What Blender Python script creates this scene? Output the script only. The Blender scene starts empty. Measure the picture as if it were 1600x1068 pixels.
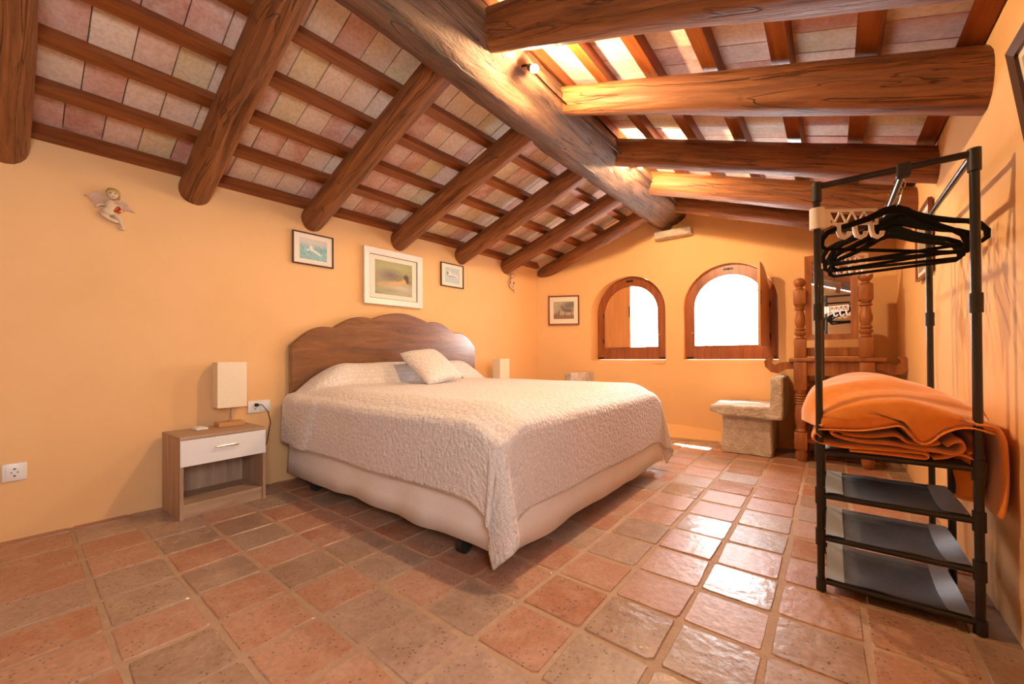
import bpy, bmesh, math, random
from mathutils import Vector, Matrix, noise
from mathutils.geometry import delaunay_2d_cdt
random.seed(7)
R = math.radians
sc = bpy.context.scene
C = sc.collection

# ------------------------------------------------------------------ camera
F_PX, YAW, PITCH, ROLL, CY = 624.98, R(38.522), R(.3414), R(-.4013), 553.08
cam_d = bpy.data.cameras.new('camera'); cam = bpy.data.objects.new('camera', cam_d); C.objects.link(cam)
fw = Vector((-math.sin(YAW)*math.cos(PITCH), math.cos(YAW)*math.cos(PITCH), math.sin(PITCH)))
rt = fw.cross(Vector((0, 0, 1))).normalized(); up = rt.cross(fw)
rt2 = rt*math.cos(ROLL) + up*math.sin(ROLL); up2 = -rt*math.sin(ROLL) + up*math.cos(ROLL)
cam.matrix_world = Matrix(((rt2.x, up2.x, -fw.x, 0), (rt2.y, up2.y, -fw.y, 0), (rt2.z, up2.z, -fw.z, .86), (0, 0, 0, 1)))
cam_d.sensor_width = 36; cam_d.lens = F_PX/1600*36
cam_d.shift_y = (CY-534)/1600
cam_d.clip_start = .02
sc.camera = cam

# ------------------------------------------------------------------ light
world = bpy.data.worlds.new('world'); sc.world = world; world.use_nodes = True
wn = world.node_tree.nodes; wl = world.node_tree.links
bg = wn['Background']; bg.inputs[0].default_value = (.90, .95, 1, 1); bg.inputs[1].default_value = 34.0
sun_d = bpy.data.lights.new('sun', 'SUN'); sun = bpy.data.objects.new('sun', sun_d); C.objects.link(sun)
sun_d.energy = 60; sun_d.angle = R(.6); sun_d.color = (1, .95, .88)
sdir = Vector((-.05, -.56, -1)).normalized()
sun.rotation_euler = sdir.to_track_quat('-Z', 'Y').to_euler()
def area(name, loc, dirv, sx, sy, energy, col, portal=False):
    d = bpy.data.lights.new(name, 'AREA'); o = bpy.data.objects.new(name, d); C.objects.link(o)
    d.shape = 'RECTANGLE'; d.size = sx; d.size_y = sy; d.energy = energy; d.color = col
    o.location = loc; o.rotation_euler = Vector(dirv).to_track_quat('-Z', 'Z').to_euler()
    d.cycles.is_portal = portal
    return o
area('window_daylight', (-1.866, 4.97, 1.3), (0, -1, 0), .9, 1.05, 1, (1, 1, 1), True)
area('window_daylight', (-.817, 4.97, 1.3), (0, -1, 0), .9, 1.05, 1, (1, 1, 1), True)
area('window_daylight', (.66, -.21, 1.30), (-1, 0, 0), .82, .80, 1, (1, 1, 1), True)   # small window in the right wall beside the camera
vs = sc.view_settings; vs.view_transform = 'Standard'; vs.look = 'None'; vs.gamma = 1; vs.use_curve_mapping = False
vs.exposure = -0.08

# ------------------------------------------------------------------ helpers
class MB:
    def __init__(s): s.v = []; s.f = []
    def add(s, vs, fs):
        o = len(s.v); s.v += [tuple(p) for p in vs]; s.f += [tuple(i+o for i in f) for f in fs]; return s
    def box(s, x0, x1, y0, y1, z0, z1):
        return s.add([(x0,y0,z0),(x1,y0,z0),(x1,y1,z0),(x0,y1,z0),(x0,y0,z1),(x1,y0,z1),(x1,y1,z1),(x0,y1,z1)],
                     [(3,2,1,0),(4,5,6,7),(0,1,5,4),(1,2,6,5),(2,3,7,6),(3,0,4,7)])
    def cbox(s, x0, x1, y0, y1, z0, z1, b=.004):     # box with chamfered edges
        bm = bmesh.new(); bmesh.ops.create_cube(bm, size=1)
        for v in bm.verts: v.co = ((x0+x1)/2+v.co.x*(x1-x0), (y0+y1)/2+v.co.y*(y1-y0), (z0+z1)/2+v.co.z*(z1-z0))
        bmesh.ops.bevel(bm, geom=bm.edges[:], offset=b, segments=2, affect='EDGES', profile=.5)
        bm.verts.index_update(); s.add([v.co[:] for v in bm.verts], [[v.index for v in f.verts] for f in bm.faces]); bm.free(); return s
    def tube(s, pts, r, n=8, cap=True, squash=None):
        pts = [Vector(p) for p in pts]; m = len(pts)
        rr = r if isinstance(r, (list, tuple)) else [r]*m
        t0 = (pts[1]-pts[0]).normalized(); a = t0.orthogonal().normalized()
        if abs(t0.z) < .95: a = t0.cross(Vector((0,0,1))).normalized()
        vs = []; prev = t0
        for i, p in enumerate(pts):
            t = ((pts[min(i+1,m-1)]-pts[i]).normalized() + (pts[i]-pts[max(i-1,0)]).normalized())
            t = t.normalized() if t.length > 1e-6 else prev
            a = (a - t*a.dot(t)); a = a.normalized() if a.length > 1e-6 else t.orthogonal().normalized()
            b = t.cross(a); prev = t
            for k in range(n):
                w = 2*math.pi*k/n; q = rr[i]
                vs.append(p + a*math.cos(w)*q*(squash or 1) + b*math.sin(w)*q)
        fs = [(i*n+k, i*n+(k+1)%n, (i+1)*n+(k+1)%n, (i+1)*n+k) for i in range(m-1) for k in range(n)]
        if cap: fs += [tuple(range(n))[::-1], tuple(range((m-1)*n, m*n))]
        return s.add(vs, fs)
    def lathe(s, prof, c=(0,0,0), n=14, square=None):   # prof = [(r,z)], about a vertical axis
        vs = []; m = len(prof)
        for r, z in prof:
            for k in range(n):
                w = 2*math.pi*(k+.5)/n; vs.append((c[0]+r*math.cos(w), c[1]+r*math.sin(w), c[2]+z))
        fs = [(i*n+k, i*n+(k+1)%n, (i+1)*n+(k+1)%n, (i+1)*n+k) for i in range(m-1) for k in range(n)]
        fs += [tuple(range(n))[::-1], tuple(range((m-1)*n, m*n))]
        return s.add(vs, fs)
    def prism(s, poly, y0, y1, ax='y'):                 # poly in (x,z) extruded along y (or (y,z) along x, or (x,y) along z)
        n = len(poly)
        def P(a, b, t): return (a, t, b) if ax == 'y' else ((t, a, b) if ax == 'x' else (a, b, t))
        vs = [P(a, b, y0) for a, b in poly] + [P(a, b, y1) for a, b in poly]
        fs = [tuple(range(n)), tuple(range(n, 2*n))[::-1]] + [(i, i+n, (i+1)%n+n, (i+1)%n) for i in range(n)]
        return s.add(vs, fs)
    def ell(s, c, r, n=12, m=8, rot=None):
        vs = []; fs = []
        for j in range(m+1):
            t = math.pi*j/m
            for k in range(n):
                w = 2*math.pi*k/n; p = Vector((r[0]*math.sin(t)*math.cos(w), r[1]*math.sin(t)*math.sin(w), r[2]*math.cos(t)))
                if rot: p = rot @ p
                vs.append(p+Vector(c))
        for j in range(m):
            for k in range(n): fs.append((j*n+k, (j+1)*n+k, (j+1)*n+(k+1)%n, j*n+(k+1)%n))
        return s.add(vs, fs)
    def sheet(s, grid):                                  # grid[i][j] of points
        ni, nj = len(grid), len(grid[0])
        return s.add([p for row in grid for p in row], [(i*nj+j, (i+1)*nj+j, (i+1)*nj+j+1, i*nj+j+1) for i in range(ni-1) for j in range(nj-1)])
    def build(s, name, mat, parent=None, smooth=False, fix=True, weld=False):
        me = bpy.data.meshes.new(name); me.from_pydata(s.v, [], s.f)
        if fix or weld:
            bm = bmesh.new(); bm.from_mesh(me)
            if weld: bmesh.ops.remove_doubles(bm, verts=bm.verts[:], dist=1e-5)
            if fix: bmesh.ops.recalc_face_normals(bm, faces=bm.faces[:])
            bm.to_mesh(me); bm.free()
        if smooth:
            me.polygons.foreach_set('use_smooth', [True]*len(me.polygons))
            if smooth != 2: me.set_sharp_from_angle(angle=R(40))
        return link(name, me, mat, parent)
def link(name, me, mat, parent=None):
    o = bpy.data.objects.new(name, me); C.objects.link(o)
    if mat: 
        if not me.materials: me.materials.append(mat)
    if parent: o.parent = parent
    return o
def empty(name, loc=(0,0,0), rz=0):
    o = bpy.data.objects.new(name, None); C.objects.link(o); o.location = loc; o.rotation_euler = (0,0,rz); o.empty_display_size = .05
    return o
def tag(o, label, cat, group=None):
    o['kind'] = 'thing'; o['label'] = label; o['category'] = cat
    if group: o['group'] = group
    return o
def struct(o): o['kind'] = 'structure'; return o
def copy_tree(o, parent=None):
    c = o.copy(); C.objects.link(c); c.parent = parent
    for ch in o.children: copy_tree(ch, c)
    return c
def to_parent_space(o):     # children were built in world space around an Empty at the thing's base
    inv = o.matrix_basis.inverted()
    for ch in o.children: ch.matrix_parent_inverse = inv

# ------------------------------------------------------------------ materials
def new_mat(name):
    m = bpy.data.materials.new(name); m.use_nodes = True
    nt = m.node_tree; return m, nt, nt.nodes['Principled BSDF']
def nd(nt, typ, **kw):
    n = nt.nodes.new(typ)
    for k, v in kw.items():
        if k in n.inputs: n.inputs[k].default_value = v
        else: setattr(n, k, v)
    return n
def ramp(nt, stops, interp='LINEAR'):
    r = nt.nodes.new('ShaderNodeValToRGB'); e = r.color_ramp.elements; r.color_ramp.interpolation = interp
    while len(e) < len(stops): e.new(.5)
    for i, (p, c) in enumerate(stops): e[i].position = p; e[i].color = (*c, 1)
    return r
def coords(nt, stretch=(1,1,1), kind='Object', rnd=False):
    tc = nd(nt, 'ShaderNodeTexCoord'); mp = nd(nt, 'ShaderNodeMapping'); mp.inputs['Scale'].default_value = stretch
    nt.links.new(tc.outputs[kind], mp.inputs['Vector'])
    if rnd:
        oi = nd(nt, 'ShaderNodeObjectInfo'); mu = nd(nt, 'ShaderNodeMath', operation='MULTIPLY'); mu.inputs[1].default_value = 37.0
        nt.links.new(oi.outputs['Random'], mu.inputs[0]); nt.links.new(mu.outputs[0], mp.inputs['Location'])
    return mp
def pm(name, cols, scale=6, rough=.6, bump=.0, bscale=None, stretch=(1,1,1), detail=6, metal=0, spec=.5, coat=0, rnd=False, dist=.01, rough2=None, sheen=0):
    m, nt, p = new_mat(name); L = nt.links.new
    p.inputs['Roughness'].default_value = rough; p.inputs['Metallic'].default_value = metal
    p.inputs['Specular IOR Level'].default_value = spec; p.inputs['Coat Weight'].default_value = coat
    if sheen: p.inputs['Sheen Weight'].default_value = sheen
    mp = coords(nt, stretch, rnd=rnd)
    if len(cols) == 1: p.inputs['Base Color'].default_value = (*cols[0], 1)
    else:
        n = nd(nt, 'ShaderNodeTexNoise', Scale=scale, Detail=detail, Roughness=.6); L(mp.outputs[0], n.inputs['Vector'])
        k = len(cols); r = ramp(nt, [(.3+.4*i/(k-1), c) for i, c in enumerate(cols)]); L(n.outputs['Fac'], r.inputs[0]); L(r.outputs[0], p.inputs['Base Color'])
        if rough2 is not None:
            mr = nd(nt, 'ShaderNodeMapRange'); mr.inputs[3].default_value = rough; mr.inputs[4].default_value = rough2
            L(n.outputs['Fac'], mr.inputs[0]); L(mr.outputs[0], p.inputs['Roughness'])
    if bump:
        b = nd(nt, 'ShaderNodeTexNoise', Scale=bscale or scale*4, Detail=5); L(mp.outputs[0], b.inputs['Vector'])
        bu = nd(nt, 'ShaderNodeBump', Strength=bump, Distance=dist); L(b.outputs['Fac'], bu.inputs['Height']); L(bu.outputs[0], p.inputs['Normal'])
    return m
def wood_mat(name, dark, mid, light, axis=0, rough=.45, scale=3.0, stretch=9, bump=.5, crack=True, coat=0.0):
    m, nt, p = new_mat(name); L = nt.links.new
    st = [stretch]*3; st[axis] = 1
    mp = coords(nt, [v*scale/3 for v in st], rnd=True)
    n1 = nd(nt, 'ShaderNodeTexNoise', Scale=2.2, Detail=8, Roughness=.65, Distortion=.6); L(mp.outputs[0], n1.inputs['Vector'])
    r1 = ramp(nt, [(.30, dark), (.52, mid), (.75, light)]); L(n1.outputs['Fac'], r1.inputs[0])
    col = r1.outputs[0]; hs = n1.outputs['Fac']
    if crack:
        st2 = [1, 1, 1]; st2[axis] = .08
        mp2 = coords(nt, [v*7 for v in st2], rnd=True)
        n2 = nd(nt, 'ShaderNodeTexNoise', Scale=1.6, Detail=3, Roughness=.5, Distortion=1.2); L(mp2.outputs[0], n2.inputs['Vector'])
        a = nd(nt, 'ShaderNodeMath', operation='SUBTRACT'); a.inputs[1].default_value = .5; L(n2.outputs['Fac'], a.inputs[0])
        b = nd(nt, 'ShaderNodeMath', operation='ABSOLUTE'); L(a.outputs[0], b.inputs[0])
        r2 = ramp(nt, [(0, (.25,)*3), (.012, (1,)*3)]); L(b.outputs[0], r2.inputs[0])
        mx = nd(nt, 'ShaderNodeMix', data_type='RGBA', blend_type='MULTIPLY'); mx.inputs[0].default_value = .6
        L(col, mx.inputs[6]); L(r2.outputs[0], mx.inputs[7]); col = mx.outputs[2]
        # knots
        mp3 = coords(nt, (2.2, 2.2, 2.2), rnd=True); vo = nd(nt, 'ShaderNodeTexVoronoi', Scale=1.6); L(mp3.outputs[0], vo.inputs['Vector'])
        r3 = ramp(nt, [(.03, (.25, .2, .18)), (.09, (1, 1, 1))]); L(vo.outputs['Distance'], r3.inputs[0])
        mx2 = nd(nt, 'ShaderNodeMix', data_type='RGBA', blend_type='MULTIPLY'); mx2.inputs[0].default_value = .75
        L(col, mx2.inputs[6]); L(r3.outputs[0], mx2.inputs[7]); col = mx2.outputs[2]
        ad = nd(nt, 'ShaderNodeMath', operation='MULTIPLY'); L(n1.outputs['Fac'], ad.inputs[0]); L(r2.outputs[0], ad.inputs[1]); hs = ad.outputs[0]
    L(col, p.inputs['Base Color'])
    p.inputs['Roughness'].default_value = rough; p.inputs['Coat Weight'].default_value = coat; p.inputs['Coat Roughness'].default_value = .22; p.inputs['Coat IOR'].default_value = 1.75
    if bump:
        bu = nd(nt, 'ShaderNodeBump', Strength=bump, Distance=.02); L(hs, bu.inputs['Height']); L(bu.outputs[0], p.inputs['Normal'])
    return m
def tile_mat(name, pal, lime, rough, rough2, bump, speck=None, limeamt=.5):
    m, nt, p = new_mat(name); L = nt.links.new
    oi = nd(nt, 'ShaderNodeObjectInfo'); k = len(pal)
    pr = ramp(nt, [(i/k, c) for i, c in enumerate(pal)], 'CONSTANT'); L(oi.outputs['Random'], pr.inputs[0])
    mp = coords(nt, (1, 1, 1), rnd=True)
    n1 = nd(nt, 'ShaderNodeTexNoise', Scale=9, Detail=8, Roughness=.65, Distortion=.4); L(mp.outputs[0], n1.inputs['Vector'])
    r1 = ramp(nt, [(.42, (0,)*3), (.75, (limeamt,)*3)]); L(n1.outputs['Fac'], r1.inputs[0])
    mx = nd(nt, 'ShaderNodeMix', data_type='RGBA'); mx.inputs[7].default_value = (*lime, 1)
    L(r1.outputs[0], mx.inputs[0]); L(pr.outputs[0], mx.inputs[6]); col = mx.outputs[2]
    n3 = nd(nt, 'ShaderNodeTexNoise', Scale=60, Detail=4); L(mp.outputs[0], n3.inputs['Vector'])
    r3 = ramp(nt, [(.35, (.88,)*3), (.6, (1.05,)*3)]); L(n3.outputs['Fac'], r3.inputs[0])
    mx3 = nd(nt, 'ShaderNodeMix', data_type='RGBA', blend_type='MULTIPLY'); mx3.inputs[0].default_value = 1; L(col, mx3.inputs[6]); L(r3.outputs[0], mx3.inputs[7]); col = mx3.outputs[2]
    if speck:
        vo = nd(nt, 'ShaderNodeTexVoronoi', Scale=58); L(mp.outputs[0], vo.inputs['Vector'])
        r2 = ramp(nt, [(.16, (1,)*3), (.27, (0,)*3)]); L(vo.outputs['Distance'], r2.inputs[0])
        n2 = nd(nt, 'ShaderNodeTexNoise', Scale=14, Detail=2); L(mp.outputs[0], n2.inputs['Vector'])
        r4 = ramp(nt, [(.38, (0,)*3), (.55, (.8,)*3)]); L(n2.outputs['Fac'], r4.inputs[0])
        mu = nd(nt, 'ShaderNodeMath', operation='MULTIPLY'); L(r2.outputs[0], mu.inputs[0]); L(r4.outputs[0], mu.inputs[1])
        mx2 = nd(nt, 'ShaderNodeMix', data_type='RGBA'); mx2.inputs[7].default_value = (*speck, 1)
        L(mu.outputs[0], mx2.inputs[0]); L(col, mx2.inputs[6]); col = mx2.outputs[2]
    L(col, p.inputs['Base Color'])
    # gloss differs from tile to tile and with wear
    w = nd(nt, 'ShaderNodeTexWhiteNoise', noise_dimensions='1D'); L(oi.outputs['Random'], w.inputs['W'])
    ad = nd(nt, 'ShaderNodeMath', operation='MULTIPLY_ADD'); ad.inputs[1].default_value = .35; L(n1.outputs['Fac'], ad.inputs[0]); L(w.outputs['Value'], ad.inputs[2])
    mr = nd(nt, 'ShaderNodeMapRange'); mr.inputs[2].default_value = 1.2; mr.inputs[3].default_value = rough; mr.inputs[4].default_value = rough2
    L(ad.outputs[0], mr.inputs[0]); L(mr.outputs[0], p.inputs['Roughness'])
    n4 = nd(nt, 'ShaderNodeTexNoise', Scale=26, Detail=5); L(mp.outputs[0], n4.inputs['Vector'])
    bu = nd(nt, 'ShaderNodeBump', Strength=bump, Distance=.006); L(n4.outputs['Fac'], bu.inputs['Height']); L(bu.outputs[0], p.inputs['Normal'])
    return m
def print_mat(name, base, blobs, scale=9, warp=.05):
    """flat printed picture: soft washes of colour; blobs = (u, v, ru, rv, angle, colour, softness)"""
    m, nt, p = new_mat(name); L = nt.links.new
    tc = nd(nt, 'ShaderNodeTexCoord')
    nz = nd(nt, 'ShaderNodeTexNoise', Scale=scale, Detail=5, Roughness=.7); L(tc.outputs['UV'], nz.inputs['Vector'])
    r = ramp(nt, [(.3+.4*i/(len(base)-1), c) for i, c in enumerate(base)]); L(nz.outputs['Fac'], r.inputs[0]); col = r.outputs[0]
    n2 = nd(nt, 'ShaderNodeTexNoise', Scale=14, Detail=3); L(tc.outputs['UV'], n2.inputs['Vector'])
    sub = nd(nt, 'ShaderNodeVectorMath', operation='SUBTRACT'); sub.inputs[1].default_value = (.5,)*3; L(n2.outputs['Color'], sub.inputs[0])
    mad = nd(nt, 'ShaderNodeVectorMath', operation='MULTIPLY_ADD'); mad.inputs[1].default_value = (warp*2, warp*2, 0)
    L(sub.outputs[0], mad.inputs[0]); L(tc.outputs['UV'], mad.inputs[2])
    for (u, v, ru, rv, an, c, so) in blobs:
        mp = nd(nt, 'ShaderNodeMapping', vector_type='TEXTURE'); mp.inputs['Location'].default_value = (u, v, 0)
        mp.inputs['Rotation'].default_value = (0, 0, R(an)); mp.inputs['Scale'].default_value = (ru, rv, 1); L(mad.outputs[0], mp.inputs['Vector'])
        ln = nd(nt, 'ShaderNodeVectorMath', operation='LENGTH'); L(mp.outputs[0], ln.inputs[0])
        mr = nd(nt, 'ShaderNodeMapRange'); mr.inputs[1].default_value = 1-so; mr.inputs[2].default_value = 1+so; mr.inputs[3].default_value = 1; mr.inputs[4].default_value = 0
        L(ln.outputs['Value'], mr.inputs[0])
        mx = nd(nt, 'ShaderNodeMix', data_type='RGBA'); L(mr.outputs[0], mx.inputs[0]); L(col, mx.inputs[6]); mx.inputs[7].default_value = (*c, 1); col = mx.outputs[2]
    L(col, p.inputs['Base Color']); p.inputs['Roughness'].default_value = .35
    return m
def glass_mat():
    m, nt, p = new_mat('window_glass'); L = nt.links.new
    tr = nd(nt, 'ShaderNodeBsdfTransparent'); gl = nd(nt, 'ShaderNodeBsdfGlossy', Roughness=.02); mx = nd(nt, 'ShaderNodeMixShader'); mx.inputs[0].default_value = .06
    L(tr.outputs[0], mx.inputs[1]); L(gl.outputs[0], mx.inputs[2]); L(mx.outputs[0], nt.nodes['Material Output'].inputs['Surface'])
    nt.nodes.remove(p); return m
def emit_mat(name, col, s):
    m, nt, p = new_mat(name); p.inputs['Base Color'].default_value = (*col, 1); p.inputs['Emission Color'].default_value = (*col, 1); p.inputs['Emission Strength'].default_value = s; return m

M = {}
M['plaster'] = pm('orange_plaster', [(.78, .465, .205), (.81, .495, .23), (.79, .48, .215)], scale=1.3, rough=.8, bump=.25, bscale=16, dist=.006, spec=.25)
M['log'] = wood_mat('old_log_wood', (.11, .034, .009), (.28, .095, .024), (.43, .17, .05), axis=0, rough=.52, bump=.9, stretch=13)
M['ridge'] = wood_mat('old_ridge_wood', (.055, .025, .011), (.15, .070, .032), (.25, .140, .078), axis=1, rough=.65, bump=1.0, stretch=6)
M['batten'] = wood_mat('varnished_pine', (.13, .030, .006), (.25, .065, .012), (.36, .11, .024), axis=1, rough=.32, crack=False, bump=.1, stretch=16)
M['deck'] = pm('mortar_deck', [(.35, .27, .21), (.45, .36, .29)], scale=8, rough=.9)
M['ctile'] = tile_mat('limewashed_roof_tile', [(.60,.31,.22), (.72,.52,.38), (.64,.36,.28), (.68,.51,.28), (.78,.62,.48), (.70,.47,.36), (.54,.26,.19), (.74,.56,.44)], (.84,.74,.64), .55, .8, .10, limeamt=.6)
M['ftile'] = tile_mat('terracotta_floor_tile', [(.37,.165,.095), (.30,.185,.125), (.40,.195,.120), (.32,.21,.15), (.38,.170,.098), (.35,.225,.165), (.41,.215,.140)], (.54,.39,.30), .16, .48, .55, speck=(.12,.07,.04), limeamt=.5)
M['grout'] = pm('floor_grout', [(.36,.23,.145), (.44,.295,.195)], scale=20, rough=.75, bump=.3, bscale=80)
M['frame_wood'] = wood_mat('window_mahogany', (.18,.05,.018), (.30,.09,.03), (.40,.135,.05), axis=2, rough=.3, crack=False, bump=.05, stretch=12)
M['shutter_wood'] = wood_mat('shutter_board', (.50,.21,.070), (.58,.26,.09), (.64,.31,.115), axis=2, rough=.4, crack=False, bump=.05, stretch=14)
M['oak'] = wood_mat('carved_oak', (.17,.050,.013), (.30,.098,.026), (.42,.16,.05), axis=2, rough=.42, crack=False, bump=.2, stretch=9)
M['sonoma'] = wood_mat('sonoma_oak_board', (.30,.19,.12), (.43,.28,.18), (.52,.36,.24), axis=2, rough=.55, crack=False, bump=.06, stretch=14)
M['sonoma_h'] = wood_mat('sonoma_oak_top', (.30,.19,.12), (.43,.28,.18), (.52,.36,.24), axis=1, rough=.55, crack=False, bump=.06, stretch=14)
M['headwood'] = wood_mat('lacquered_walnut', (.085,.027,.008), (.17,.058,.014), (.26,.10,.026), axis=1, rough=.30, crack=False, bump=.45, stretch=7, coat=.9)
M['lampwood'] = wood_mat('beech', (.48,.22,.08), (.58,.29,.11), (.66,.36,.15), axis=1, rough=.4, crack=False, bump=.03, stretch=12)
M['white'] = pm('white_lacquer', [(.80,.78,.77)], rough=.35)
M['plastic'] = pm('white_plastic', [(.78,.75,.70)], rough=.3)
M['plastic_w'] = pm('warm_white_plastic', [(.86,.78,.72)], rough=.4)
M['black_hole'] = pm('dark_recess', [(.02,.02,.02)], rough=.6)
M['tube'] = pm('black_steel_tube', [(.012,.011,.012)], rough=.28, spec=.6)
M['joint'] = pm('black_plastic_joint', [(.018,.016,.016)], rough=.5)
M['velvet'] = pm('black_velvet', [(.006,.006,.006)], rough=.9, spec=.2)
M['chrome'] = pm('chrome', [(.75,.73,.70)], rough=.15, metal=1)
M['iron'] = pm('dark_iron', [(.05,.04,.035)], rough=.4, metal=1)
M['nonwoven'] = pm('black_nonwoven_fabric', [(.020,.021,.024), (.045,.047,.052)], scale=60, rough=.55, bump=.4, bscale=300, dist=.002, sheen=.12)
M['silver_edge'] = pm('grey_fabric_edge', [(.30,.33,.36), (.36,.39,.42)], scale=60, rough=.45)
M['skirt'] = pm('white_cotton_skirt', [(.80,.74,.68), (.84,.79,.74)], scale=5, rough=.85, bump=.15, bscale=40)
M['mattress'] = pm('mattress_ticking', [(.75,.71,.66)], rough=.9)
M['shade'] = pm('cream_linen_shade', [(.80,.66,.46), (.84,.71,.52)], scale=90, rough=.8)
M['fleece'] = pm('orange_fleece', [(.82,.27,.04), (.88,.33,.06)], scale=30, rough=.95, bump=.35, bscale=420, dist=.002, sheen=.7, spec=.1)
M['stone'] = pm('weathered_stone', [(.40,.33,.26), (.54,.45,.37), (.66,.57,.48)], scale=14, rough=.9, bump=.9, bscale=55, dist=.015)
M['mirror'] = pm('mirror_glass', [(.92,.92,.92)], rough=.01, metal=1)
M['mat_board'] = pm('cream_mat_board', [(.83,.72,.60)], rough=.8)
M['white_frame'] = pm('cream_lacquer_frame', [(.80,.74,.66), (.84,.79,.72)], scale=12, rough=.35)
M['dark_frame'] = pm('dark_brown_frame', [(.055,.025,.014), (.08,.035,.02)], scale=12, rough=.35)
M['red_frame'] = pm('mahogany_frame', [(.14,.03,.014), (.19,.045,.02)], scale=14, rough=.3)
M['skin_ceramic'] = pm('cream_resin', [(.62,.44,.27), (.70,.52,.34)], scale=30, rough=.5)
M['wing'] = pm('pale_pink_resin', [(.62,.38,.25), (.72,.50,.36)], scale=60, rough=.55, bump=.6, bscale=160)
M['hair'] = pm('gold_resin_hair', [(.42,.25,.05), (.55,.36,.10)], scale=60, rough=.4, bump=.5, bscale=200)
M['fruit'] = pm('red_glazed_fruit', [(.40,.03,.01), (.62,.10,.02), (.75,.35,.04)], scale=60, rough=.25)
M['glass'] = glass_mat()
M['rubber'] = pm('black_rubber', [(.015,.015,.015)], rough=.6)
M['bulb'] = emit_mat('warm_halogen_bulb', (1, .68, .37), 9000)

def quilt_mat():
    m, nt, p = new_mat('quilted_dotted_cotton'); L = nt.links.new
    tc = nd(nt, 'ShaderNodeTexCoord')
    vo = nd(nt, 'ShaderNodeTexVoronoi', Scale=84, Randomness=.35); L(tc.outputs['UV'], vo.inputs['Vector'])
    r = ramp(nt, [(.18, (.90,.87,.84)), (.32, (.68,.61,.56))]); L(vo.outputs['Distance'], r.inputs[0]); L(r.outputs[0], p.inputs['Base Color'])
    n = nd(nt, 'ShaderNodeTexNoise', Scale=48, Detail=2, Roughness=.45, Distortion=.5); L(tc.outputs['UV'], n.inputs['Vector'])
    vb = nd(nt, 'ShaderNodeTexVoronoi', Scale=46, Randomness=.8); L(tc.outputs['UV'], vb.inputs['Vector'])
    ad = nd(nt, 'ShaderNodeMath', operation='SUBTRACT'); L(n.outputs['Fac'], ad.inputs[0]); L(vb.outputs['Distance'], ad.inputs[1])
    bu = nd(nt, 'ShaderNodeBump', Strength=.8, Distance=.008); L(ad.outputs[0], bu.inputs['Height']); L(bu.outputs[0], p.inputs['Normal'])
    p.inputs['Roughness'].default_value = .62; p.inputs['Sheen Weight'].default_value = .25
    return m
M['quilt'] = quilt_mat()

# ------------------------------------------------------------------ room shell
def XL(y): return -3.0745 + .04737*y          # left wall stands slightly askew
XR = .43; REAR = -1.9
YB_PTS = [(-3.2,3.93),(-2.9,4.105),(-2.75,4.195),(-2.42,4.385),(-2.25,4.465),(-2.0,4.53),(-1.7,4.553),(-1.3,4.558),(.5,4.545)]
def YB(x):                                     # back wall bends towards the left corner
    for (a, b), (c, d) in zip(YB_PTS, YB_PTS[1:]):
        if x <= c: return b + (d-b)*(x-a)/(c-a)
    return YB_PTS[-1][1]
SL = .36
def axL(x, y): return 1.88 + SL*(x-XL(y))      # beam axis height, left slope
def axR(x): return 1.82 + SL*(XR-x)            # right slope
def topL(x, y): return axL(x, y) + .155        # underside of the roof tiles
def topR(x): return axR(x) + .16
def roof(x, y): return min(topL(x, y), topR(x))

def wall_poly(outer, holes, pt, inner_step=.25):
    """2D outline with holes -> triangles, mapped to 3D by pt(u,v)"""
    vs, es = [], []
    for loop in [outer]+holes:
        o = len(vs); n = len(loop); vs += [Vector(p) for p in loop]; es += [(o+i, o+(i+1)%n) for i in range(n)]
    us = [p[0] for p in outer]; ws = [p[1] for p in outer]
    u = min(us)+inner_step/2
    while u < max(us):
        w = min(ws)+inner_step/2
        while w < max(ws): vs.append(Vector((u+.001, w+.0007))); w += inner_step
        u += inner_step
    V, E, Fc, *_ = delaunay_2d_cdt(vs, es, [], 0, 1e-6)
    def inside(p, poly):
        r = False; n = len(poly)
        for i in range(n):
            (x1, y1), (x2, y2) = poly[i], poly[(i+1)%n]
            if (y1 > p[1]) != (y2 > p[1]) and p[0] < (x2-x1)*(p[1]-y1)/(y2-y1)+x1: r = not r
        return r
    keep = []
    for f in Fc:
        c = sum((V[i] for i in f), Vector((0, 0)))/len(f)
        if inside(c, outer) and not any(inside(c, h) for h in holes): keep.append(tuple(f))
    mb = MB(); mb.add([pt(v.x, v.y) for v in V], keep); return mb
def arch(cx, r, z0, zs, n=24, inset=0):        # closed outline: sill corners then arch, counter-clockwise
    rr = r-inset
    return [(cx-rr, z0+inset), (cx+rr, z0+inset)] + [(cx+rr*math.cos(math.pi*i/n), zs+rr*math.sin(math.pi*i/n)) for i in range(n+1)]
W1, W2 = (-1.866, .43), (-.817, .432)
SILL, SPR = .803, 1.37
h1, h2 = arch(*W1, SILL, SPR), arch(*W2, SILL, SPR)
bo = [(-2.92, -.02), (XR+.02, -.02), (XR+.02, topR(XR)+.05)] + [(x, roof(x, 4.3)+.06) for x in (.0, -.6, -1.3, -1.45, -1.6, -2.2)] + [(-2.92, roof(-2.92, 4.1)+.06)]
wb = wall_poly(bo, [h1, h2], lambda u, w: (u, YB(u)+.004*noise.noise((u*2, w*2, 3)), w))
for h in (h1, h2):                              # reveals, slightly splayed outwards
    cx = sum(p[0] for p in h)/len(h); n = len(h)
    gr = []
    for t in (0, .02, .07, .40):
        k = 1 + (.0 if t < .05 else -.01)
        gr.append([((x-cx)*k+cx, YB(x)+.0 + (t if t < .3 else 4.95-YB(x)), z) for x, z in h+[h[0]]])
    wb.sheet(gr)
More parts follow.
